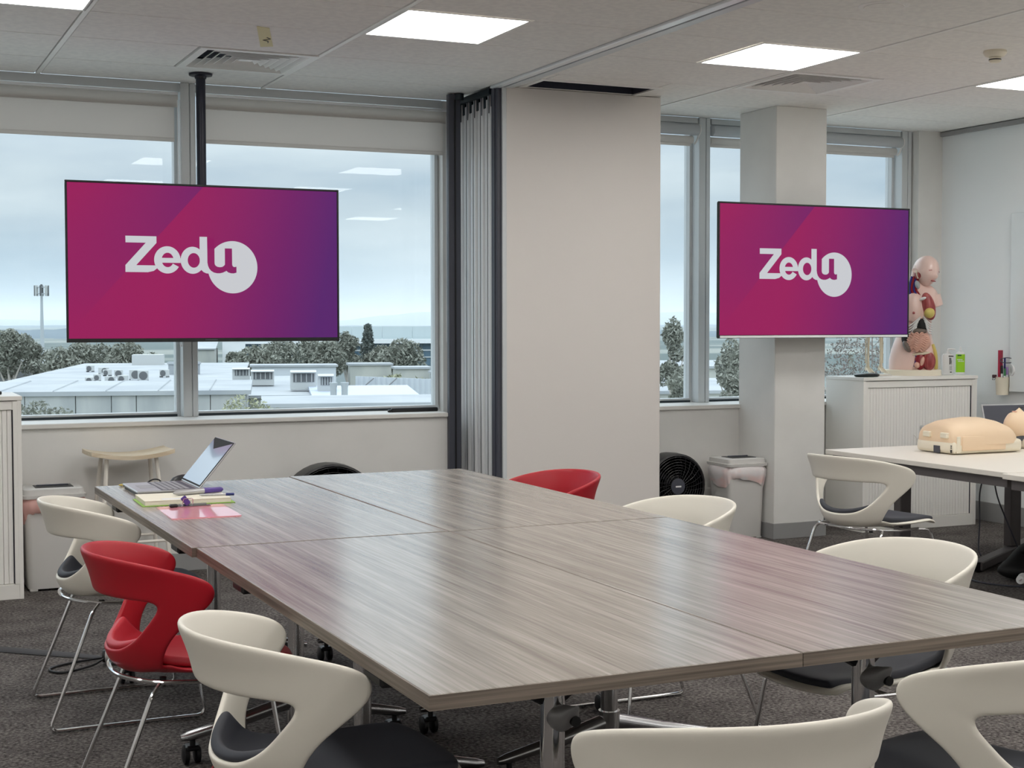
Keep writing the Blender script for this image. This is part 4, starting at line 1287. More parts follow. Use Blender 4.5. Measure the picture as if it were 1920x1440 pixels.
MB().loft([(0.95, 0, -0.01, 0.02, 0.03), (0.97, 0, -0.01, 0.03, 0.04), (1.02, 0, 0.005, 0.046, 0.058), (1.06, 0, 0.005, 0.036, 0.045), (1.078, 0, 0.005, 0.012, 0.015)], 20).build('skull', M['bone'], sk)

t = thing('phone_handset', 'flat black oval device on the right cabinet top', 'device', (6.165, 7.80, CT), rad(6))
MB().loft([(0.0, 0, 0, 0.085, 0.035), (0.006, 0, 0, 0.10, 0.044), (0.016, 0, 0, 0.10, 0.044), (0.022, 0, 0, 0.088, 0.036)], 32, pw=2.6).build('case', mat('dark green black plastic', (20, 34, 34), 0.3), t)

def bottle(loc, m, h, w_, d_, label, pump):
    t = thing('pump_bottle', label, 'bottle', loc, rad(-38), 'bottles beside the torso')
    MB().loft([(0.0, 0, 0, w_-0.004, d_-0.004), (0.004, 0, 0, w_, d_), (h*0.80, 0, 0, w_, d_), (h*0.86, 0, 0, w_*0.85, d_*0.85), (h*0.89, 0, 0, w_*0.36, d_*0.5)], 28, pw=3.5).build('body', m, t)
    MB().cyl((0, 0, h*0.88), (0, 0, h*0.96), w_*0.36, n=16).cyl((0, 0, h*0.96), (0, 0, h*1.06), 0.005, n=10).build('cap', M['label'], t)
    if pump:
        MB().tube(fillet([(0.0, 0, h*1.06), (0.02, 0, h*1.075), (0.05, 0, h*1.05)], 0.01), 0.005, 8).build('nozzle', M['label'], t)
    else:
        MB().cyl((0, 0, h*0.94), (0, 0, h*1.08), 0.011, 0.004, n=14).build('nozzle', M['label'], t)
    return t
t = bottle((6.90, 7.86, CT), M['clear'], 0.165, 0.040, 0.026, 'clear square pump bottle with black lettering beside the torso', True)
lb = MB()
lb.box((0.004, -0.0275, 0.125), (0.036, -0.0265, 0.132)).box((0.010, -0.0275, 0.072), (0.017, -0.0265, 0.118)).box((0.019, -0.0275, 0.078), (0.022, -0.0265, 0.115)).box((0.024, -0.0275, 0.070), (0.026, -0.0265, 0.100))
for k in range(5):
    lb.box((0.010, -0.0275, 0.058-0.006*k), (0.030-0.003*(k % 2), -0.0265, 0.0595-0.006*k))
lb.box((0.014, -0.0275, 0.016), (0.026, -0.0265, 0.022))
lb.build('print', M['black'], t, angle=0)
t = bottle((7.02, 7.87, CT), M['label'], 0.178, 0.030, 0.022, 'white bottle with a lime green label beside the clear pump bottle', False)
MB().loft([(0.016, 0, 0, 0.0305, 0.0225), (0.140, 0, 0, 0.0305, 0.0225)], 28, pw=3.5).build('green_label', M['green'], t)
MB().box((-0.020, -0.0235, 0.128), (0.006, -0.0225, 0.137)).build('dark_mark', mat('dark green print', (24, 84, 40), 0.5), t, angle=0)
lb = MB()
for k, (a, b) in enumerate(((-0.022, 0.014), (-0.018, 0.020))):
    x = a
    random.seed(k)
    while x < b:
        q = random.uniform(0.003, 0.005)
        lb.box((x, -0.0235, 0.100-0.011*k), (x+q, -0.0225, 0.105-0.011*k + random.choice((0, 0.002))))
        x += q+0.0012
lb.build('white_print', M['label'], t, angle=0)

# ------------------------------------------------------------------ white desks on the right
DZ = 0.66
dk = thing('white_desk', 'white desk on dark legs carrying the CPR manikin', 'desk', (5.04, 5.32, 0))
MB().box((0, 0, DZ-0.026), (1.85, 1.42, DZ), 0.002).build('desktop', M['white'], dk)
fr_ = MB()
fr_.box((0.03, 0.03, DZ-0.075), (0.07, 1.39, DZ-0.026)).box((0.07, 0.03, DZ-0.075), (1.8, 0.07, DZ-0.026)).box((0.07, 1.35, DZ-0.075), (1.8, 1.39, DZ-0.026))
fr_.build('frame', M['steel_dark'], dk, angle=0)
for nm, x, y in (('a', 1.22, 1.24), ('b', 0.47, 1.32)):
    MB().box((x-0.04, y-0.03, 0.06), (x+0.04, y+0.03, DZ-0.026), 0.004).build('leg', M['steel_dark'], dk)
dirv = Rz(rad(31))
MB().box((-0.70, -0.035, 0.008), (0.56, 0.035, 0.058), 0.006, T=Tr(1.22, 1.24, 0) @ dirv).build('foot_beam', M['steel_dark'], dk)
MB().box((-0.30, -0.03, 0.008), (0.35, 0.03, 0.058), 0.006, T=Tr(0.47, 1.32, 0) @ dirv).build('foot_beam', M['steel_dark'], dk)
MB().cyl((0.62, 0.86, 0.03), (0.62, 0.92, 0.03), 0.028, n=16).build('castor', M['black'], dk)
dk2 = thing('white_desk', 'second white desk, cut by the right edge of the photo', 'desk', (4.96, 3.90, 0))
MB().box((0.03, 0, DZ-0.026), (1.85, 1.40, DZ), 0.002).build('desktop', M['white'], dk2)
MB().box((0.06, 0.03, DZ-0.075), (0.10, 1.37, DZ-0.026)).box((0.10, 1.33, DZ-0.075), (1.8, 1.37, DZ-0.026)).build('frame', M['steel_dark'], dk2, angle=0)
MB().box((1.18, 0.9, 0.06), (1.26, 0.96, DZ-0.026), 0.004).build('leg', M['steel_dark'], dk2)
MB().box((-0.75, -0.035, 0.008), (0.5, 0.035, 0.058), 0.006, T=Tr(1.22, 0.93, 0) @ dirv).build('foot_beam', M['steel_dark'], dk2)

# CPR manikin torso: long axis along +x, shoulders to the right
mk = thing('cpr_manikin', 'peach CPR manikin chest lying on the white desk', 'manikin', (5.44, 6.14, DZ))
def dome(x0, x1, prof, w0, name, m, zb):
    R = []
    for (x, w_, h_) in prof:
        ring = []
        for k in range(25):
            a = PI*k/24
            ring.append((x, 0.155 - w_*math.cos(a), zb + h_*max(0, math.sin(a))**0.62))
        R.append(ring)
    return R
pb = MB()
pb.box((0.0, 0.0, 0.004), (0.49, 0.31, 0.075), 0.022, seg=3)
pb.build('base_shell', M['ivory'], mk)
P_ = [(0.004, 0.135, 0.085), (0.02, 0.153, 0.112), (0.07, 0.160, 0.128), (0.14, 0.162, 0.136), (0.22, 0.166, 0.142), (0.30, 0.168, 0.138), (0.38, 0.166, 0.122), (0.44, 0.150, 0.100), (0.485, 0.110, 0.070), (0.51, 0.06, 0.035)]
cs = MB()
cs.rings(dome(0, 0, P_, 0, '', None, 0.052), closed=False)
n_ = len(P_)
cs.f.append([k for k in range(25)]); cs.f.append([(n_-1)*25+k for k in range(25)])
cs.f.append([i*25 for i in range(n_)] + [i*25+24 for i in range(n_-1, -1, -1)])
cs.build('chest_skin', M['manikin'], mk, angle=60)
MB().box((0.055, -0.009, 0.020), (0.36, 0.012, 0.10), 0.007, seg=2).build('skin_flap', M['manikin'], mk)
for y in (0.045, 0.185):
    MB().box((-0.012, y, 0.088), (0.012, y+0.055, 0.118), 0.004).build('skin_tab', M['ivory'], mk)
MB().box((-0.003, 0.11, 0.004), (0.003, 0.16, 0.044), 0.001).build('battery_recess', M['darkpost'], mk)
MB().box((0.02, -0.003, 0.010), (0.045, 0.003, 0.10), 0.002).build('side_post', M['ivory'], mk)
MB().box((-0.002, 0.015, 0.012), (0.001, 0.027, 0.028)).box((-0.002, 0.017, 0.036), (0.001, 0.026, 0.041)).box((-0.002, 0.017, 0.046), (0.001, 0.026, 0.051)).build('port', M['black'], mk, angle=0)
MB().ball((0.37, 0.006, 0.098), (0.007, 0.006, 0.007), 12, 8).build('nipple', M['gut'], mk)
# second manikin, only the head and collar in view
m2 = thing('cpr_manikin', 'second CPR manikin head looking up at the right edge of the photo', 'manikin', (6.04, 6.34, DZ))
MB().box((0.03, -0.12, 0.0), (0.42, 0.02, 0.06), 0.02, seg=3).build('base_shell', M['ivory'], m2)
hh = MB()
R = []
for i in range(19):
    t_ = PI*i/18
    x = -0.100*math.cos(t_)
    q = max(math.sin(t_), 0.02)
    ring = []
    for k in range(24):
        a = 2*PI*k/24
        y, z = 0.068*q*math.cos(a), 0.080*q*math.sin(a)
        u = x/0.100
        f_ = max(0, math.sin(a))
        z += f_**6*(0.020*math.exp(-((u-0.02)/0.20)**2)*math.exp(-(math.cos(a)/0.26)**2) + 0.010*math.exp(-((u+0.62)/0.16)**2)) - 0.010*f_**2*math.exp(-((u-0.3)/0.1)**2)
        ring.append((x+0.05, y, z+0.132))
    R.append(ring)
hh.rings(R)
hh.build('head', M['manikin'], m2, angle=70)
MB().loft([(0.045, 0.03, 0, 0.05, 0.05), (0.09, 0.05, 0, 0.045, 0.045), (0.12, 0.05, 0, 0.04, 0.04)], 18).build('neck', M['darkpost'], m2)
for s in (-1, 1):
    MB().ball((0.062, s*0.009, 0.231), (0.008, 0.005, 0.004), 10, 6).build('nostril', M['black'], m2)
MB().ball((0.014, 0, 0.210), (0.006, 0.022, 0.004), 12, 6).build('mouth', M['gut'], m2)
l2 = thing('laptop', 'dark laptop screen standing open behind the manikins', 'laptop', (6.36, 6.69, DZ), rad(-8))
MB().box((-0.16, -0.22, 0.0), (0.16, 0.0, 0.016), 0.003).build('base', M['silver'], l2)
MB().box((-0.16, -0.004, 0.0), (0.16, 0.004, 0.22), 0.002, T=Tr(0, 0, 0.014) @ Rx(rad(-18))).build('lid', M['silver'], l2)
MB().box((-0.152, -0.0055, 0.01), (0.152, -0.0042, 0.212), T=Tr(0, 0, 0.014) @ Rx(rad(-18))).build('display', M['darkpost'], l2, angle=0)

# things on the right wall
wb = thing('whiteboard', 'frameless glossy white board on the right wall, cut by the photo edge', 'whiteboard', (XR-0.022, 5.70, 1.51))
MB().box((-0.018, -1.85, -0.60), (-0.004, 1.85, 0.60), 0.002).build('board', M['board'], wb)
MB().box((-0.004, -1.6, -0.4), (0.0, 1.6, 0.4)).build('standoff', M['alu'], wb, angle=0)
pc = thing('pen_cup', 'white wall cup holding markers on the right wall beside the whiteboard', 'pen holder', (XR-0.052, 7.60, 0.885))
MB().lathe([(0.0, 0.0), (0.040, 0.0), (0.048, 0.118), (0.050, 0.122), (0.044, 0.122), (0.037, 0.006), (0.0, 0.006)], 28).build('cup', M['ivory'], pc)
MB().box((0.036, -0.02, 0.05), (0.052, 0.02, 0.11), 0.002).build('hook', M['ivory'], pc)
def inst(name, label, cat, m, x, y, h, r, sq=False, cap=None):
    t = thing(name, label, cat, (XR-0.052+x, 7.60+y, 0.893), 0.3, 'things in the wall pen cup')
    if sq:
        MB().box((-r, -0.008, 0), (r, 0.008, h), 0.002).build('body', m, t)
    else:
        MB().tube([(0, 0, 0.0), (0, 0, h*0.72), (0, 0, h)], [r, r, r*0.9], 12).build('barrel', m, t)
        if cap: MB().tube([(0, 0, h*0.72), (0, 0, h*1.0), (0, 0, h*1.01)], [r*1.12, r*1.05, r*0.6], 12).build('cap', cap, t)
    return t
inst('eraser_box', 'crimson flat box standing tall in the wall pen cup', 'box', M['redbox'], 0.0, 0.022, 0.295, 0.020, True)
inst('marker', 'navy marker leaning in the wall pen cup', 'marker', M['blue'], 0.018, 0.0, 0.24, 0.006, cap=M['blue'])
inst('marker', 'black capped marker at the front of the wall pen cup', 'marker', M['label'], -0.012, -0.006, 0.19, 0.007, cap=M['black'])
inst('marker', 'green capped marker in the wall pen cup', 'marker', M['label'], -0.006, -0.026, 0.17, 0.007, cap=mat('green cap', (60, 120, 80), 0.4))
inst('marker', 'lilac capped marker at the right of the wall pen cup', 'marker', M['label'], 0.012, -0.028, 0.18, 0.007, cap=mat('lilac cap', (160, 130, 190), 0.4))
t = thing('tape_roll', 'white roll of tape hanging beside the wall pen cup', 'tape', (XR-0.03, 7.535, 1.055), rad(75))
MB().lathe([(0.026, -0.012), (0.040, -0.012), (0.040, 0.012), (0.026, 0.012), (0.026, -0.012)], 28, T=Rx(rad(90))).build('roll', M['label'], t)
t = thing('binder_clip', 'dark binder clip on the rim of the wall pen cup', 'clip', (XR-0.09, 7.632, 1.0))
MB().box((-0.012, -0.016, 0.0), (0.004, 0.016, 0.022), 0.003).build('jaw', mat('maroon clip', (60, 20, 30), 0.4), t)
MB().tube(fillet([(0, -0.010, 0.002), (-0.014, -0.012, -0.012), (-0.014, 0.012, -0.012), (0, 0.010, 0.002)], 0.005), 0.0015, 6).build('wire', M['black'], t)
t = thing('cable', 'grey cable loop hanging over the wall pen cup', 'cable', (XR-0.05, 7.56, 1.12))
MB().tube([(0.02*math.cos(a), -0.045*math.cos(a)+0.0, 0.018*math.sin(a)) for a in [2*PI*k/24 for k in range(24)]], 0.003, 6, closed=True).build('cord', M['darkpost'], t)

# cables, bag and plugs below the desks
t = thing('bag', 'black bag lying under the white desk at the right edge', 'bag', (5.80, 5.93, 0), rad(10))
bb_ = MB()
bb_.ball((0, 0, 0.075), (0.22, 0.12, 0.085), 24, 14)
random.seed(5)
for i, p in enumerate(bb_.v):
    bb_.v[i] = V((p.x*(1+0.10*math.sin(p.y*30)), p.y*(1+0.1*math.sin(p.x*22)), max(0.002, p.z*(1+0.25*math.sin(p.x*14+1)))))
bb_.build('body', M['blackmat'], t, angle=60)
MB().tube(spline([(-0.1, 0, 0.15), (-0.05, -0.06, 0.19), (0.06, -0.06, 0.18), (0.12, 0, 0.14)], 6), 0.009, 8).build('handle', M['blackmat'], t)
t = thing('power_socket', 'white round power socket on the floor under the white desk', 'socket', (5.615, 5.80, 0.032), rad(30))
MB().cyl((-0.055, 0, 0), (0.0, 0, 0), 0.022, 0.030, n=20).build('shell', M['label'], t)
MB().cyl((0.0, 0, 0), (0.035, 0, 0), 0.026, 0.024, n=20).build('plug', M['black'], t)
for lbl, pts in (('thin grey cable hanging from the white desk to its foot beam', [(5.98, 6.44, 0.60), (5.93, 6.47, 0.42), (5.91, 6.45, 0.24), (5.84, 6.38, 0.10), (5.82, 6.34, 0.062)]),
                 ('grey cable hanging beside the dark post of the white desk', [(5.985, 6.44, 0.60), (6.03, 6.45, 0.40), (6.10, 6.45, 0.25), (6.19, 6.44, 0.07)]),
                 ('white cable running from the floor socket up under the white desk', [(5.56, 5.77, 0.03), (5.60, 5.77, 0.06), (5.68, 5.79, 0.16), (5.85, 5.95, 0.30), (6.1, 6.3, 0.6)]),
                 ('dark cable curling over the carpet beside the cream chairs', [(5.50, 6.12, 0.006), (5.44, 5.95, 0.006), (5.48, 5.80, 0.006), (5.62, 5.70, 0.006), (5.9, 5.62, 0.006), (6.3, 5.58, 0.006)])):
    t = thing('cable', lbl, 'cable', (pts[0][0], pts[0][1], 0))
    MB().tube(spline([(a-pts[0][0], b-pts[0][1], c) for a, b, c in pts], 8), 0.0045, 6).build('cord', M['liner'] if 'white cable' in lbl else M['darkpost'], t)
# left floor lead
t = thing('cable', 'flat dark cable cover running across the carpet at the left', 'cable cover', (0.70, 6.34, 0))
MB().loft([(-0.75, 0, 0.003, 0.045, 0.006), (0.15, 0, 0.003, 0.040, 0.006), (0.36, 0, 0.003, 0.02, 0.005)], 12, axis='x', T=Rz(rad(-43))).build('cover', mat('dark grey rubber', (52, 50, 52), 0.7), t)
t = thing('power_socket', 'grey and black floor plug behind the left red chair', 'socket', (0.99, 5.98, 0.034), rad(70))
MB().cyl((0, -0.01, 0), (0, 0.05, 0), 0.032, 0.028, n=20).build('shell', M['bin'], t)
MB().cyl((0, 0.05, 0), (0, 0.062, 0), 0.027, 0.025, n=20).build('plug', M['black'], t)
t = thing('cable', 'black cable loop on the carpet behind the left chair legs', 'cable', (0.95, 6.0, 0))
MB().tube(spline([(-0.02, -0.03, 0.03), (-0.08, -0.06, 0.012), (-0.19, -0.10, 0.006), (-0.23, -0.02, 0.006), (-0.15, 0.05, 0.006), (0.02, 0.08, 0.01), (0.12, 0.06, 0.006)], 7), 0.005, 8).build('cord', M['black'], t)
t = thing('window_handle', 'black latch bar lying on the sill beside the partition', 'window latch', (3.10, 8.24, 0.842))
MB().box((-0.12, -0.012, 0.0), (0.18, 0.012, 0.024), 0.005).build('bar', M['black'], t)
MB().box((-0.14, -0.012, 0.0), (-0.118, 0.012, 0.015), 0.004).build('end_stop', M['black'], t)

# ------------------------------------------------------------------ outside
GZ = -7.5
A0 = rad(15.0)
FR = Rz(-A0)                             # outdoor frame: +y looks out at 15 degrees, +x to the right
def fx(az, d): return d*math.tan(rad(az)-A0)
g = MB().box((-300, 12, GZ-0.5), (300, 132, GZ), T=FR).build('ground', M['ground'], None, angle=0); g['kind'] = 'structure'
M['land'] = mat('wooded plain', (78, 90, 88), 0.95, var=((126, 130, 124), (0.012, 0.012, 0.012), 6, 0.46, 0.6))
g = MB().box((-6000, 132, GZ-0.5), (6000, 9000, GZ), T=FR).build('land', M['land'], None, angle=0); g['kind'] = 'structure'
def othing(name, label, cat, x, y, z, group=None, turn=0.0):
    p = FR @ V((x, y, z))
    return thing(name, label, cat, p, -A0+turn, group)

# near warehouse
wz = -1.62
wh = othing('warehouse', 'long pale concrete warehouse below the left window', 'building', -22.0, 65.0, GZ)
WW = 21.2
def zr(d): return -1.98
MB().box((0, 0.2, 0), (WW, 8.5, wz-GZ-0.15)).build('core', M['concrete'], wh, angle=0)
rf = MB()
rf.add([(-0.1, -0.12, wz-GZ-0.14), (WW+0.2, -0.12, wz-GZ-0.14), (WW+0.2, 8.6, wz-GZ-0.02), (-0.1, 8.6, wz-GZ-0.02), (-0.1, -0.12, wz-GZ+0.05), (WW+0.2, -0.12, wz-GZ+0.05), (WW+0.2, 8.6, wz-GZ+0.17), (-0.1, 8.6, wz-GZ+0.17)],
       [(3, 2, 1, 0), (4, 5, 6, 7), (0, 1, 5, 4), (1, 2, 6, 5), (2, 3, 7, 6), (3, 0, 4, 7)])
rf.build('roof', M['roof'], wh, angle=0)
random.seed(21)
x = 0.0
while x < WW-0.3:
    w_ = min(random.choice((1.05, 1.5, 1.5, 2.1)), WW-x)
    MB().box((x+0.015, random.uniform(-0.02, 0.02), 0), (x+w_-0.015, 0.2, wz-GZ-0.14), 0.01).build('wall_panel', M['concrete'], wh)
    x += w_
for k in range(9):
    x = 2.0+k*2.2
    MB().add([(x, 0, wz-GZ+0.052), (x+0.06, 0, wz-GZ+0.052), (x+0.06, 8.5, wz-GZ+0.17), (x, 8.5, wz-GZ+0.17), (x+0.03, 0, wz-GZ+0.10), (x+0.03, 8.5, wz-GZ+0.22)], [(0, 1, 4), (1, 2, 5, 4), (2, 3, 5), (3, 0, 4, 5)]).build('roof_rib', M['roof'], wh, angle=0)

def box_building(name, label, az0, az1, d, dep, z1, m, mr, x_off=0.0, rise=0.0, z0=GZ, cat='building'):
    xa, xb = fx(az0, d), fx(az1, d)
    t = othing(name, label, cat, (xa+xb)/2, d, z0)
    h = (xb-xa)/2
    H = z1-z0
    MB().box((-h, 0, 0), (h, dep, H-0.12)).build('walls', m, t, angle=0)
    e = 0.15
    MB().add([(-h-e, -e, H-0.12), (h+e, -e, H-0.12), (h+e, dep+e, H-0.12+rise), (-h-e, dep+e, H-0.12+rise), (-h-e, -e, H+0.03), (h+e, -e, H+0.03), (h+e, dep+e, H+0.03+rise), (-h-e, dep+e, H+0.03+rise)],
             [(3, 2, 1, 0), (4, 5, 6, 7), (0, 1, 5, 4), (1, 2, 6, 5), (2, 3, 7, 6), (3, 0, 4, 7)]).build('roof', mr, t, angle=0)
    return t, h, H
t, h, H = box_building('warehouse', 'second white-roofed warehouse behind the concrete one', 4.0, 13.9, 75, 50, -2.0, M['cream'], M['roof'], rise=0.0)
MB().box((-h+4.2, 44, H), (-h+6.6, 46, H+0.85)).build('roof_box', M['hvac'], t, angle=0)
for q, hh_ in ((2.2, 0.85), (3.5, 0.85)):
    MB().lathe([(0.0, 0), (0.36, 0), (0.36, hh_*0.8), (0.44, hh_*0.82), (0.40, hh_), (0.0, hh_)], 16, T=Tr(q, 22.0, H+0.0)).build('roof_cowl', M['roof'], t)
box_building('shed', 'small grey roofed shed at the left beyond the warehouse wall', 5.0, 6.2, 165, 6, -2.9, M['hvac_dark'], M['galv'], rise=0.6)
box_building('shed', 'grey gabled shed just right of the first small shed', 6.5, 7.4, 150, 6, -2.8, M['hvac_dark'], M['galv'], rise=0.6)
box_building('low_building', 'low white building right of the treeline behind the left television', 11.9, 13.1, 165, 12, -1.5, M['cream'], M['roof'], rise=0.8)
box_building('white_block', 'tall white rendered block at the left end of the office', 13.4, 14.25, 172, 6, -0.45, M['office_band'], M['roof'])
box_building('low_building', 'white parapet wall behind the rooftop air handlers', 14.5, 17.75, 112, 3.5, -1.86, M['greysheet'], M['roof'])
box_building('low_building', 'cream box building below the tall cypress', 18.3, 19.9, 112, 3.0, -1.78, M['cream'], M['roof'])
box_building('low_building', 'pale grey box building right of the cream one', 20.1, 21.4, 108, 3.0, -1.95, M['cream'], M['roof'])
box_building('low_building', 'white building with rooftop units beside the partition', 21.6, 24.5, 104, 3.0, -2.2, M['roof'], M['roof'])
t, h, H = box_building('near_wall_building', 'long cream walled building just below the right half of the left window', 15.0, 26.0, 56, 6, -1.72, M['cream'], M['roof'])
for k in range(9):
    xk = -h+0.01+k*(2*h/9)
    MB().box((xk, -0.05, 0), (xk+2*h/9-0.03, 0.0, H-0.13), 0.008).build('wall_panel', M['cream'], t)
# white roofs in the middle distance
t, h, H = box_building('flat_roof_building', 'white flat roof carrying the row of air handlers', 14.2, 17.05, 74, 24, -2.28, M['cream'], M['roof'], rise=0.10)
t, h, H = box_building('blue_roof_building', 'low shed with a blue grey sheet roof beside the corrugated wall', 17.1, 21.4, 66, 12, -2.42, M['greysheet'], M['roof_blue'], rise=0.42)
t = othing('corrugated_wall', 'grey corrugated sheet wall right of the two roof ducts', 'wall', fx(18.5, 82), 82, GZ)
cm = MB()
n = 60
vs, fs = [], []
L_ = fx(25, 82)-fx(18.5, 82)
for k in range(n+1):
    xx_ = L_*k/n
    top_ = -1.62 - 0.42*k/n - GZ
    yo = 0.05 if k % 2 else -0.05
    vs += [(xx_, yo, 0), (xx_, yo, top_), (xx_, yo+0.12, top_), (xx_, yo+0.12, 0)]
for k in range(n):
    for q in range(4):
        w_ = (q+1) % 4
        fs.append((4*k+q, 4*k+w_, 4*k+4+w_, 4*k+4+q))
cm.add(vs, fs).build('sheeting', M['greysheet'], t, angle=0)
for k, xx_ in enumerate((0.6, 1.9)):
    MB().cyl((xx_-0.9, -4.5, -2.4-GZ), (xx_+0.4, -0.12, -1.75-GZ), 0.035, n=6).build('stay_rod', M['hvac_dark'], t)
# rooftop plant
def ac_unit(pxx, d, w_, h_, label, grp='air conditioner units on the warehouse roof', zb=None):
    az = math.degrees(math.atan((pxx-960)/2733)) + 24.634
    t = othing('ac_unit', label, 'air conditioner', fx(az, d), d, (zr(d)+0.015) if zb is None else zb, grp, random.uniform(-0.5, 0.5))
    MB().box((-w_/2, -0.18, 0.06), (w_/2, 0.18, h_), 0.015).build('casing', M['hvac'], t)
    MB().box((-w_/2, -0.16, 0), (-w_/2+0.06, 0.16, 0.06)).box((w_/2-0.06, -0.16, 0), (w_/2, 0.16, 0.06)).build('feet', M['hvac_dark'], t, angle=0)
    MB().lathe([(0.0, 0.0), (min(w_, h_)*0.36, 0.0), (min(w_, h_)*0.40, 0.012), (0.0, 0.012)], 16, T=Tr(0, -0.18, h_*0.52) @ Rx(rad(90))).build('fan_grille', M['hvac_dark'], t)
    return t
random.seed(9)
for i, (a, d, w_, h_) in enumerate(((167, 83, 0.42, 0.36), (182, 86, 0.36, 0.42), (169, 103, 0.45, 0.45), (194, 98, 0.6, 0.45), (201, 95, 0.45, 0.40), (222, 92, 0.5, 0.48), (206, 82.5, 0.5, 0.42), (230, 83, 0.5, 0.45), (254, 88, 0.72, 0.6), (268, 86, 0.6, 0.62), (308, 92, 0.5, 0.48))):
    ac_unit(a, d, w_, h_, 'white rooftop air conditioner, number %s from the left on the warehouse' % ('one two three four five six seven eight nine ten eleven'.split()[[2, 0, 1, 3, 4, 6, 5, 7, 8, 9, 10].index(i)]))
def air_handler(pxx, d, w_, h_, zb, label):
    az = math.degrees(math.atan((pxx-960)/2733)) + 24.634
    t = othing('air_handler', label, 'air handler', fx(az, d), d, zb, 'rooftop air handlers')
    MB().box((-w_/2, -0.5, 0), (w_/2, 0.5, h_), 0.02).build('casing', M['hvac'], t)
    MB().box((-w_/2+0.15, -0.53, h_*0.42), (w_/2-0.1, -0.5, h_*0.86)).build('grille', M['hvac_dark'], t, angle=0)
    for k in range(4):
        xk = -w_/2+0.15+(w_-0.25)*(k+0.5)/4
        MB().box((xk-0.02, -0.55, h_*0.42), (xk+0.02, -0.53, h_*0.86)).build('fin', M['hvac'], t, angle=0)
    MB().add([(-w_/2, -0.5, h_), (w_/2, -0.5, h_), (w_/2, -0.75, h_*0.9), (-w_/2, -0.75, h_*0.9), (-w_/2, -0.5, h_*1.05), (w_/2, -0.5, h_*1.05), (w_/2, -0.77, h_*0.94), (-w_/2, -0.77, h_*0.94)],
             [(0, 1, 2, 3), (7, 6, 5, 4), (0, 4, 5, 1), (1, 5, 6, 2), (2, 6, 7, 3), (3, 7, 4, 0)]).build('hood', M['hvac'], t, angle=0)
air_handler(452, 86, 1.0, 0.72, -1.96, 'white rooftop air handler, leftmost right of the window mullion')
air_handler(492, 84, 1.3, 0.85, -2.16, 'wider white rooftop air handler above the olive shrub')
air_handler(568, 78, 1.35, 1.0, -2.16, 'large white rooftop air handler left of the ducts')
air_handler(610, 75, 0.8, 0.9, -2.16, 'white rooftop air handler touching the left roof duct')
for pxx, lbl in ((625, 'left round roof duct beside the air handlers'), (646, 'right round roof duct beside the blue grey roof')):
    az = math.degrees(math.atan((pxx-960)/2733)) + 24.634
    t = othing('roof_duct', lbl, 'duct', fx(az, 64.5), 64.5, GZ, 'round roof ducts')
    MB().lathe([(0, 0), (0.15, 0), (0.15, 5.4), (0.165, 5.42), (0.165, 5.47), (0.14, 5.5), (0.14, 6.0), (0.19, 6.25), (0.0, 6.25)], 16).build('pipe', M['galv'], t)

# office building
oy = 180.0
ox0 = fx(13.9, oy)
off = othing('office_building', 'long two-storey office with a white fascia and window bands', 'building', ox0, oy, GZ)
OW = fx(25.5, oy)-ox0
MB().box((0, 0.3, 0), (OW, 18, -0.70-GZ)).build('walls', M['office'], off, angle=0)
MB().box((-0.3, -0.9, -1.18-GZ), (OW, 0.6, -0.66-GZ)).build('fascia', M['office_band'], off, angle=0)
sx0 = fx(17.2, oy)-ox0
sp = [sx0 + (OW-sx0)*k/7 for k in range(8)]
for k in range(7):
    MB().box((sp[k]+0.03, 2.0, -0.7-GZ), (sp[k+1]-0.03, 2.2, 0.90-GZ)).build('screen_panel', M['office'], off, angle=0)
MB().box((0, 0.05, -2.12-GZ), (OW, 0.3, -1.95-GZ)).box((0, 0.05, -2.95-GZ), (OW, 0.3, -2.85-GZ)).build('transom', M['office_band'], off, angle=0)
nw = 34
ww = OW/nw
for k in range(nw):
    x = k*ww
    MB().box((x+0.06, 0.18, -1.93-GZ), (x+ww-0.06, 0.28, -1.20-GZ)).build('window', M['officeglass'], off, angle=0)
    MB().box((x+0.06, 0.18, -2.83-GZ), (x+ww-0.06, 0.28, -2.13-GZ)).build('window', M['officeglass'], off, angle=0)
    MB().box((x+0.06, 0.18, -3.9-GZ), (x+ww-0.06, 0.28, -2.96-GZ)).build('window', M['officeglass'], off, angle=0)

# mobile phone mast
mast = othing('phone_mast', 'tall pale mobile phone mast at the left of the view', 'mast', fx(6.78, 260), 260, GZ)
MB().cyl((0, 0, 0), (0, 0, 14.0), 0.42, 0.20, n=12).build('pole', M['galv'], mast)
MB().tube([(1.0*math.cos(a), 1.0*math.sin(a), 13.9) for a in [2*PI*k/16 for k in range(16)]], 0.06, 5, closed=True).tube([(1.0*math.cos(a), 1.0*math.sin(a), 15.0) for a in [2*PI*k/16 for k in range(16)]], 0.06, 5, closed=True).build('ring_platform', M['galv'], mast)
for k in range(8):
    a = 2*PI*k/8
    MB().box((-0.16, -0.08, 13.5), (0.16, 0.08, 15.3), T=Tr(1.15*math.cos(a), 1.15*math.sin(a), 0) @ Rz(a+PI/2)).build('antenna', M['hvac'] if k % 2 else M['hvac_dark'], mast, angle=0)
MB().cyl((0, 0, 14), (0, 0, 15.5), 0.18, n=8).build('pole_top', M['hvac_dark'], mast)

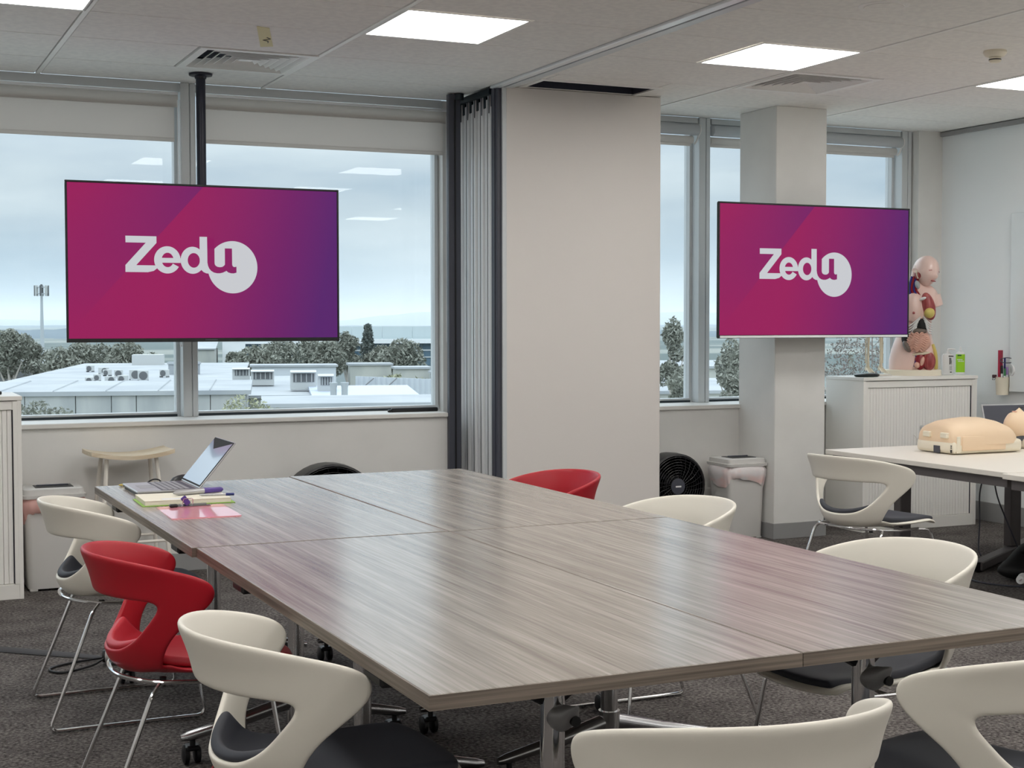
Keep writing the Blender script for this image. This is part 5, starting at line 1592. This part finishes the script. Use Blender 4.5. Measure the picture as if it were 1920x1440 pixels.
# trees
def crown(mb, c, r, n, s, rng):
    vs, fs = mb.v, mb.f
    for i in range(n):
        while True:
            p = (rng.uniform(-1, 1), rng.uniform(-1, 1), rng.uniform(-1, 1))
            q = math.sqrt(p[0]**2+p[1]**2+p[2]**2)
            if 0.05 < q < 1: break
        k = q**-0.55
        o = V((c[0]+p[0]*k*r[0], c[1]+p[1]*k*r[1], c[2]+p[2]*k*r[2]))
        a = V((rng.uniform(-1, 1), rng.uniform(-1, 1), rng.uniform(-1, 1))).normalized()*s*rng.uniform(.6, 1.3)
        b = V((rng.uniform(-1, 1), rng.uniform(-1, 1), rng.uniform(-1, 1))).normalized()*s*rng.uniform(.5, 1.0)
        l = len(vs)
        vs += [o-a, o+b*0.6, o+a, o-b*0.6]
        fs.append([l, l+1, l+2, l+3])
def tree(pxx, ytop, d, wpx, label, m, group, kind='round', n=900, leaf=0.30, zlow=None):
    rng = random.Random(int(pxx*7+ytop))
    az = math.degrees(math.atan((pxx-960)/2733)) + 24.634
    ztop = 1.38 - (ytop-606)/2733.0*d
    w_ = wpx/2733.0*d
    t = othing('tree' if kind != 'bush' else 'shrub', label, 'tree' if kind != 'bush' else 'shrub', fx(az, d), d, GZ, group)
    Ht = ztop-GZ
    zl = Ht*0.25 if zlow is None else zlow-GZ
    mb = MB()
    if kind == 'cone':
        for k in range(8):
            f = k/7
            crown(mb, (0, 0, zl+(Ht-zl)*(0.08+0.86*f)), (w_/2*(1.0-0.72*f), w_/2*(1.0-0.72*f), (Ht-zl)*0.10), n//8, leaf, rng)
    else:
        cl = 9
        for k in range(cl):
            a = rng.uniform(0, 2*PI)
            f = rng.uniform(0.0, 1.0)
            rr_ = w_*0.5*(1-0.35*f)*rng.uniform(0.2, 0.85)
            cr = w_*rng.uniform(0.23, 0.33)
            ch = min(cr*0.9, (Ht-zl)*0.32)
            zc = zl + ch + (Ht-zl-2*ch)*f
            crown(mb, (rr_*math.cos(a), rr_*math.sin(a), zc), (cr, cr, ch), n//cl, leaf, rng)
        crown(mb, (0, 0, Ht-(Ht-zl)*0.25), (w_*0.26, w_*0.26, (Ht-zl)*0.25), n//cl, leaf, rng)
    c_ = mb.build('crown', m, t, angle=0)
    c_['kind'] = 'stuff'
    tr_ = MB()
    tr_.tube([(0, 0, 0), (0.1, 0, zl*0.6), (rng.uniform(-.3, .3), 0, zl+(Ht-zl)*0.5)], [w_*0.045+0.05, w_*0.035+0.04, 0.04], 8)
    for k in range(4):
        a = rng.uniform(0, 2*PI)
        z0 = zl*rng.uniform(.5, 1.0)
        tr_.tube([(0.05, 0, z0), (w_*0.15*math.cos(a), w_*0.15*math.sin(a), z0+(Ht-zl)*0.3), (w_*0.3*math.cos(a), w_*0.3*math.sin(a), z0+(Ht-zl)*0.6)], [w_*0.022+0.03, w_*0.015+0.02, 0.015], 6)
    tr_.build('trunk', M['bark'], t)
    return t
GT = 'trees between the roofs and the hills'
for a in ((18, 616, 131, 84, 'large grey green gum tree at the left edge of the view', 1800, .36), (62, 640, 133, 60, 'gum tree just left of the phone mast foot', 900, .3), (108, 648, 134, 80, 'first low gum tree right of the phone mast', 800, .34),
          (150, 640, 132, 84, 'dark gum tree below the left corner of the television', 800, .34), (192, 643, 136, 84, 'gum tree below the left third of the television', 800, .34), (238, 638, 138, 104, 'broad light gum tree under the middle of the television', 1200, .34), (286, 660, 140, 56, 'low tree at the right end of the left treeline', 500, .34)):
    alt = (globals().get('alt', 0)+1) % 3
    tree(a[0], a[1], a[2]+8*alt, a[3], a[4], M['leaf'], GT, n=int(a[5]*2.6), leaf=a[6]*0.72, zlow=-4.4)
for a in ((440, 660, 140, 40, 'small round tree left of the office trees'), (474, 648, 140, 84, 'bushy tree in front of the left office windows'), (530, 634, 150, 92, 'broad tree hiding the office windows below the television corner'), (582, 636, 152, 86, 'round tree in the middle of the office front'),
          (618, 638, 149, 74, 'tree left of the gap in the office trees'), (650, 622, 151, 52, 'tall slim tree left of the cypress'), (716, 648, 146, 66, 'low tree right of the cypress'), (752, 636, 147, 86, 'rounded tree before the glazed office bay')):
    alt = (globals().get('alt', 0)+1) % 3
    tree(a[0], a[1], a[2]+8*alt, a[3], a[4], M['leaf'], GT, n=2600, leaf=.26, zlow=-4.4)
tree(690, 612, 174, 44, 'dark conical cypress in front of the office', M['leaf_dark'], GT, 'cone', 2600, .26, zlow=-4.6)
tree(738, 700, 84, 40, 'small sparse shrub above the corrugated wall', M['leaf_light'], 'shrubs among the roofs', 'bush', 160, .2, zlow=-2.4)
tree(788, 708, 84, 36, 'small sparse shrub at the right above the corrugated wall', M['leaf_light'], 'shrubs among the roofs', 'bush', 120, .2, zlow=-2.4)
tree(72, 744, 46, 120, 'dark bushy treetop just above the left window sill', M['leaf'], 'treetops close below the windows', 'bush', 3600, .085, zlow=-3.6)
tree(460, 738, 46, 180, 'olive treetop above the sill right of the mullion', M['leaf_light'], 'treetops close below the windows', 'bush', 4200, .085, zlow=-3.4)
tree(1262, 596, 62, 70, 'tall gum tree right of the partition panel', M['leaf'], 'trees outside the right windows', n=3600, leaf=.11, zlow=-1.6)
tree(1300, 618, 64, 60, 'gum tree behind the narrow window mullion', M['leaf'], 'trees outside the right windows', n=2400, leaf=.11, zlow=-1.4)
tree(1372, 636, 60, 80, 'gum tree below the left end of the right television', M['leaf'], 'trees outside the right windows', n=3400, leaf=.11, zlow=-2.0)
tree(1282, 692, 40, 90, 'bushy treetop low in the narrow right window', M['leaf'], 'trees outside the right windows', 'bush', 3600, .07, zlow=-3.0)
tree(1378, 690, 40, 80, 'bushy treetop beside the pillar', M['leaf'], 'trees outside the right windows', 'bush', 3600, .07, zlow=-3.0)
box_building('low_building', 'white flat building seen low in the narrow right window', 29.5, 35.5, 88, 14, -1.4, M['cream'], M['roof'])
box_building('low_building', 'white sawtooth roof behind the bushes right of the partition', 29.5, 35.5, 68, 10, -1.95, M['cream'], M['roof'], rise=0.2)
# bare branching tree right of the pillar
bt = tree(1610, 600, 34, 190, 'tree with bare pale branches right of the pillar', M['leaf_brown'], 'trees outside the right windows', n=3600, leaf=.05, zlow=-2.5)
bm_ = MB()
rng = random.Random(4)
for k in range(26):
    a = rng.uniform(0, 2*PI)
    p0 = V((0, 0, rng.uniform(4.5, 6.2)))
    dv = V((math.cos(a), math.sin(a)*0.6-0.5, rng.uniform(0.1, 0.9)))*rng.uniform(0.5, 1.3)
    p1 = p0 + dv + V((0, 0, 0.5))
    p2 = p1 + V((dv.x*0.7+rng.uniform(-.3, .3), dv.y*.5, rng.uniform(-0.5, 0.6)))
    bm_.tube(spline([p0, p1, p2], 4), [0.034]*5 + [0.02]*4, 5)
bm_.build('branches', M['bark'], bt)

# hills
def ridge(name, label, d, dep, pts, seed, rough):
    rng = random.Random(seed)
    azs = [p[0] for p in pts]; ys = [p[1] for p in pts]
    n = 150
    vs, fs = [], []
    for k in range(n+1):
        az = azs[0] + (azs[-1]-azs[0])*k/n
        z = 1.38 - (np.interp(az, azs, ys)-606)/2733.0*d + rng.uniform(-1, 1)*rough
        x = fx(az, d)
        vs += [(x, d-dep, GZ-1), (x, d-dep*0.5, (z+GZ)/2 + rng.uniform(-1, 1)*rough), (x, d, z), (x, d+dep, GZ-1)]
    for k in range(n):
        for q in range(3):
            fs.append((4*k+q, 4*k+4+q, 4*k+5+q, 4*k+1+q))
    o = MB().add(vs, fs, T=FR).build(name, M['hill'], None, angle=80)
    tag(o, label, 'hill', None, None)
    return o
ridge('mountain', 'pale blue mountain ridge on the far horizon', 6500, 900, [(-20, 600), (2, 604), (6, 600), (10, 602), (14, 606), (17.4, 605), (19, 596), (21, 585), (23, 590), (26, 596), (29, 592), (31.5, 584), (34, 590), (38, 598), (60, 604)], 1, 3.0)
ridge('wooded_hill', 'blue grey wooded ridge behind the phone mast', 3200, 500, [(-20, 608), (4, 612), (7, 609), (10, 608), (14, 613), (20, 612), (30, 611), (60, 612)], 2, 1.6)
ridge('wooded_hill', 'nearer hazy wooded slope below the ridge at the left', 1100, 300, [(-20, 618), (4, 622), (6, 619), (8, 618), (10, 621), (14, 626), (24, 624), (60, 622)], 3, 1.3)
# distant haze: real scattering air over the far country
hz = MB().box((-7000, 420, GZ-2), (7000, 8200, 70), T=FR).build('haze', M['glass'], None, angle=0)
tag(hz, 'thin blue haze over the distant hills', 'haze', None, 'stuff')
hm = bpy.data.materials.new('haze air')
hm.use_nodes = True
hm.node_tree.nodes.clear()
vs_ = N(hm.node_tree, 'ShaderNodeVolumeScatter')
vs_.inputs['Color'].default_value = (0.80, 0.92, 1.0, 1)
vs_.inputs['Density'].default_value = 0.0003
ho = N(hm.node_tree, 'ShaderNodeOutputMaterial')
hm.node_tree.links.new(vs_.outputs[0], ho.inputs['Volume'])
hz.data.materials.clear()
hz.data.materials.append(hm)
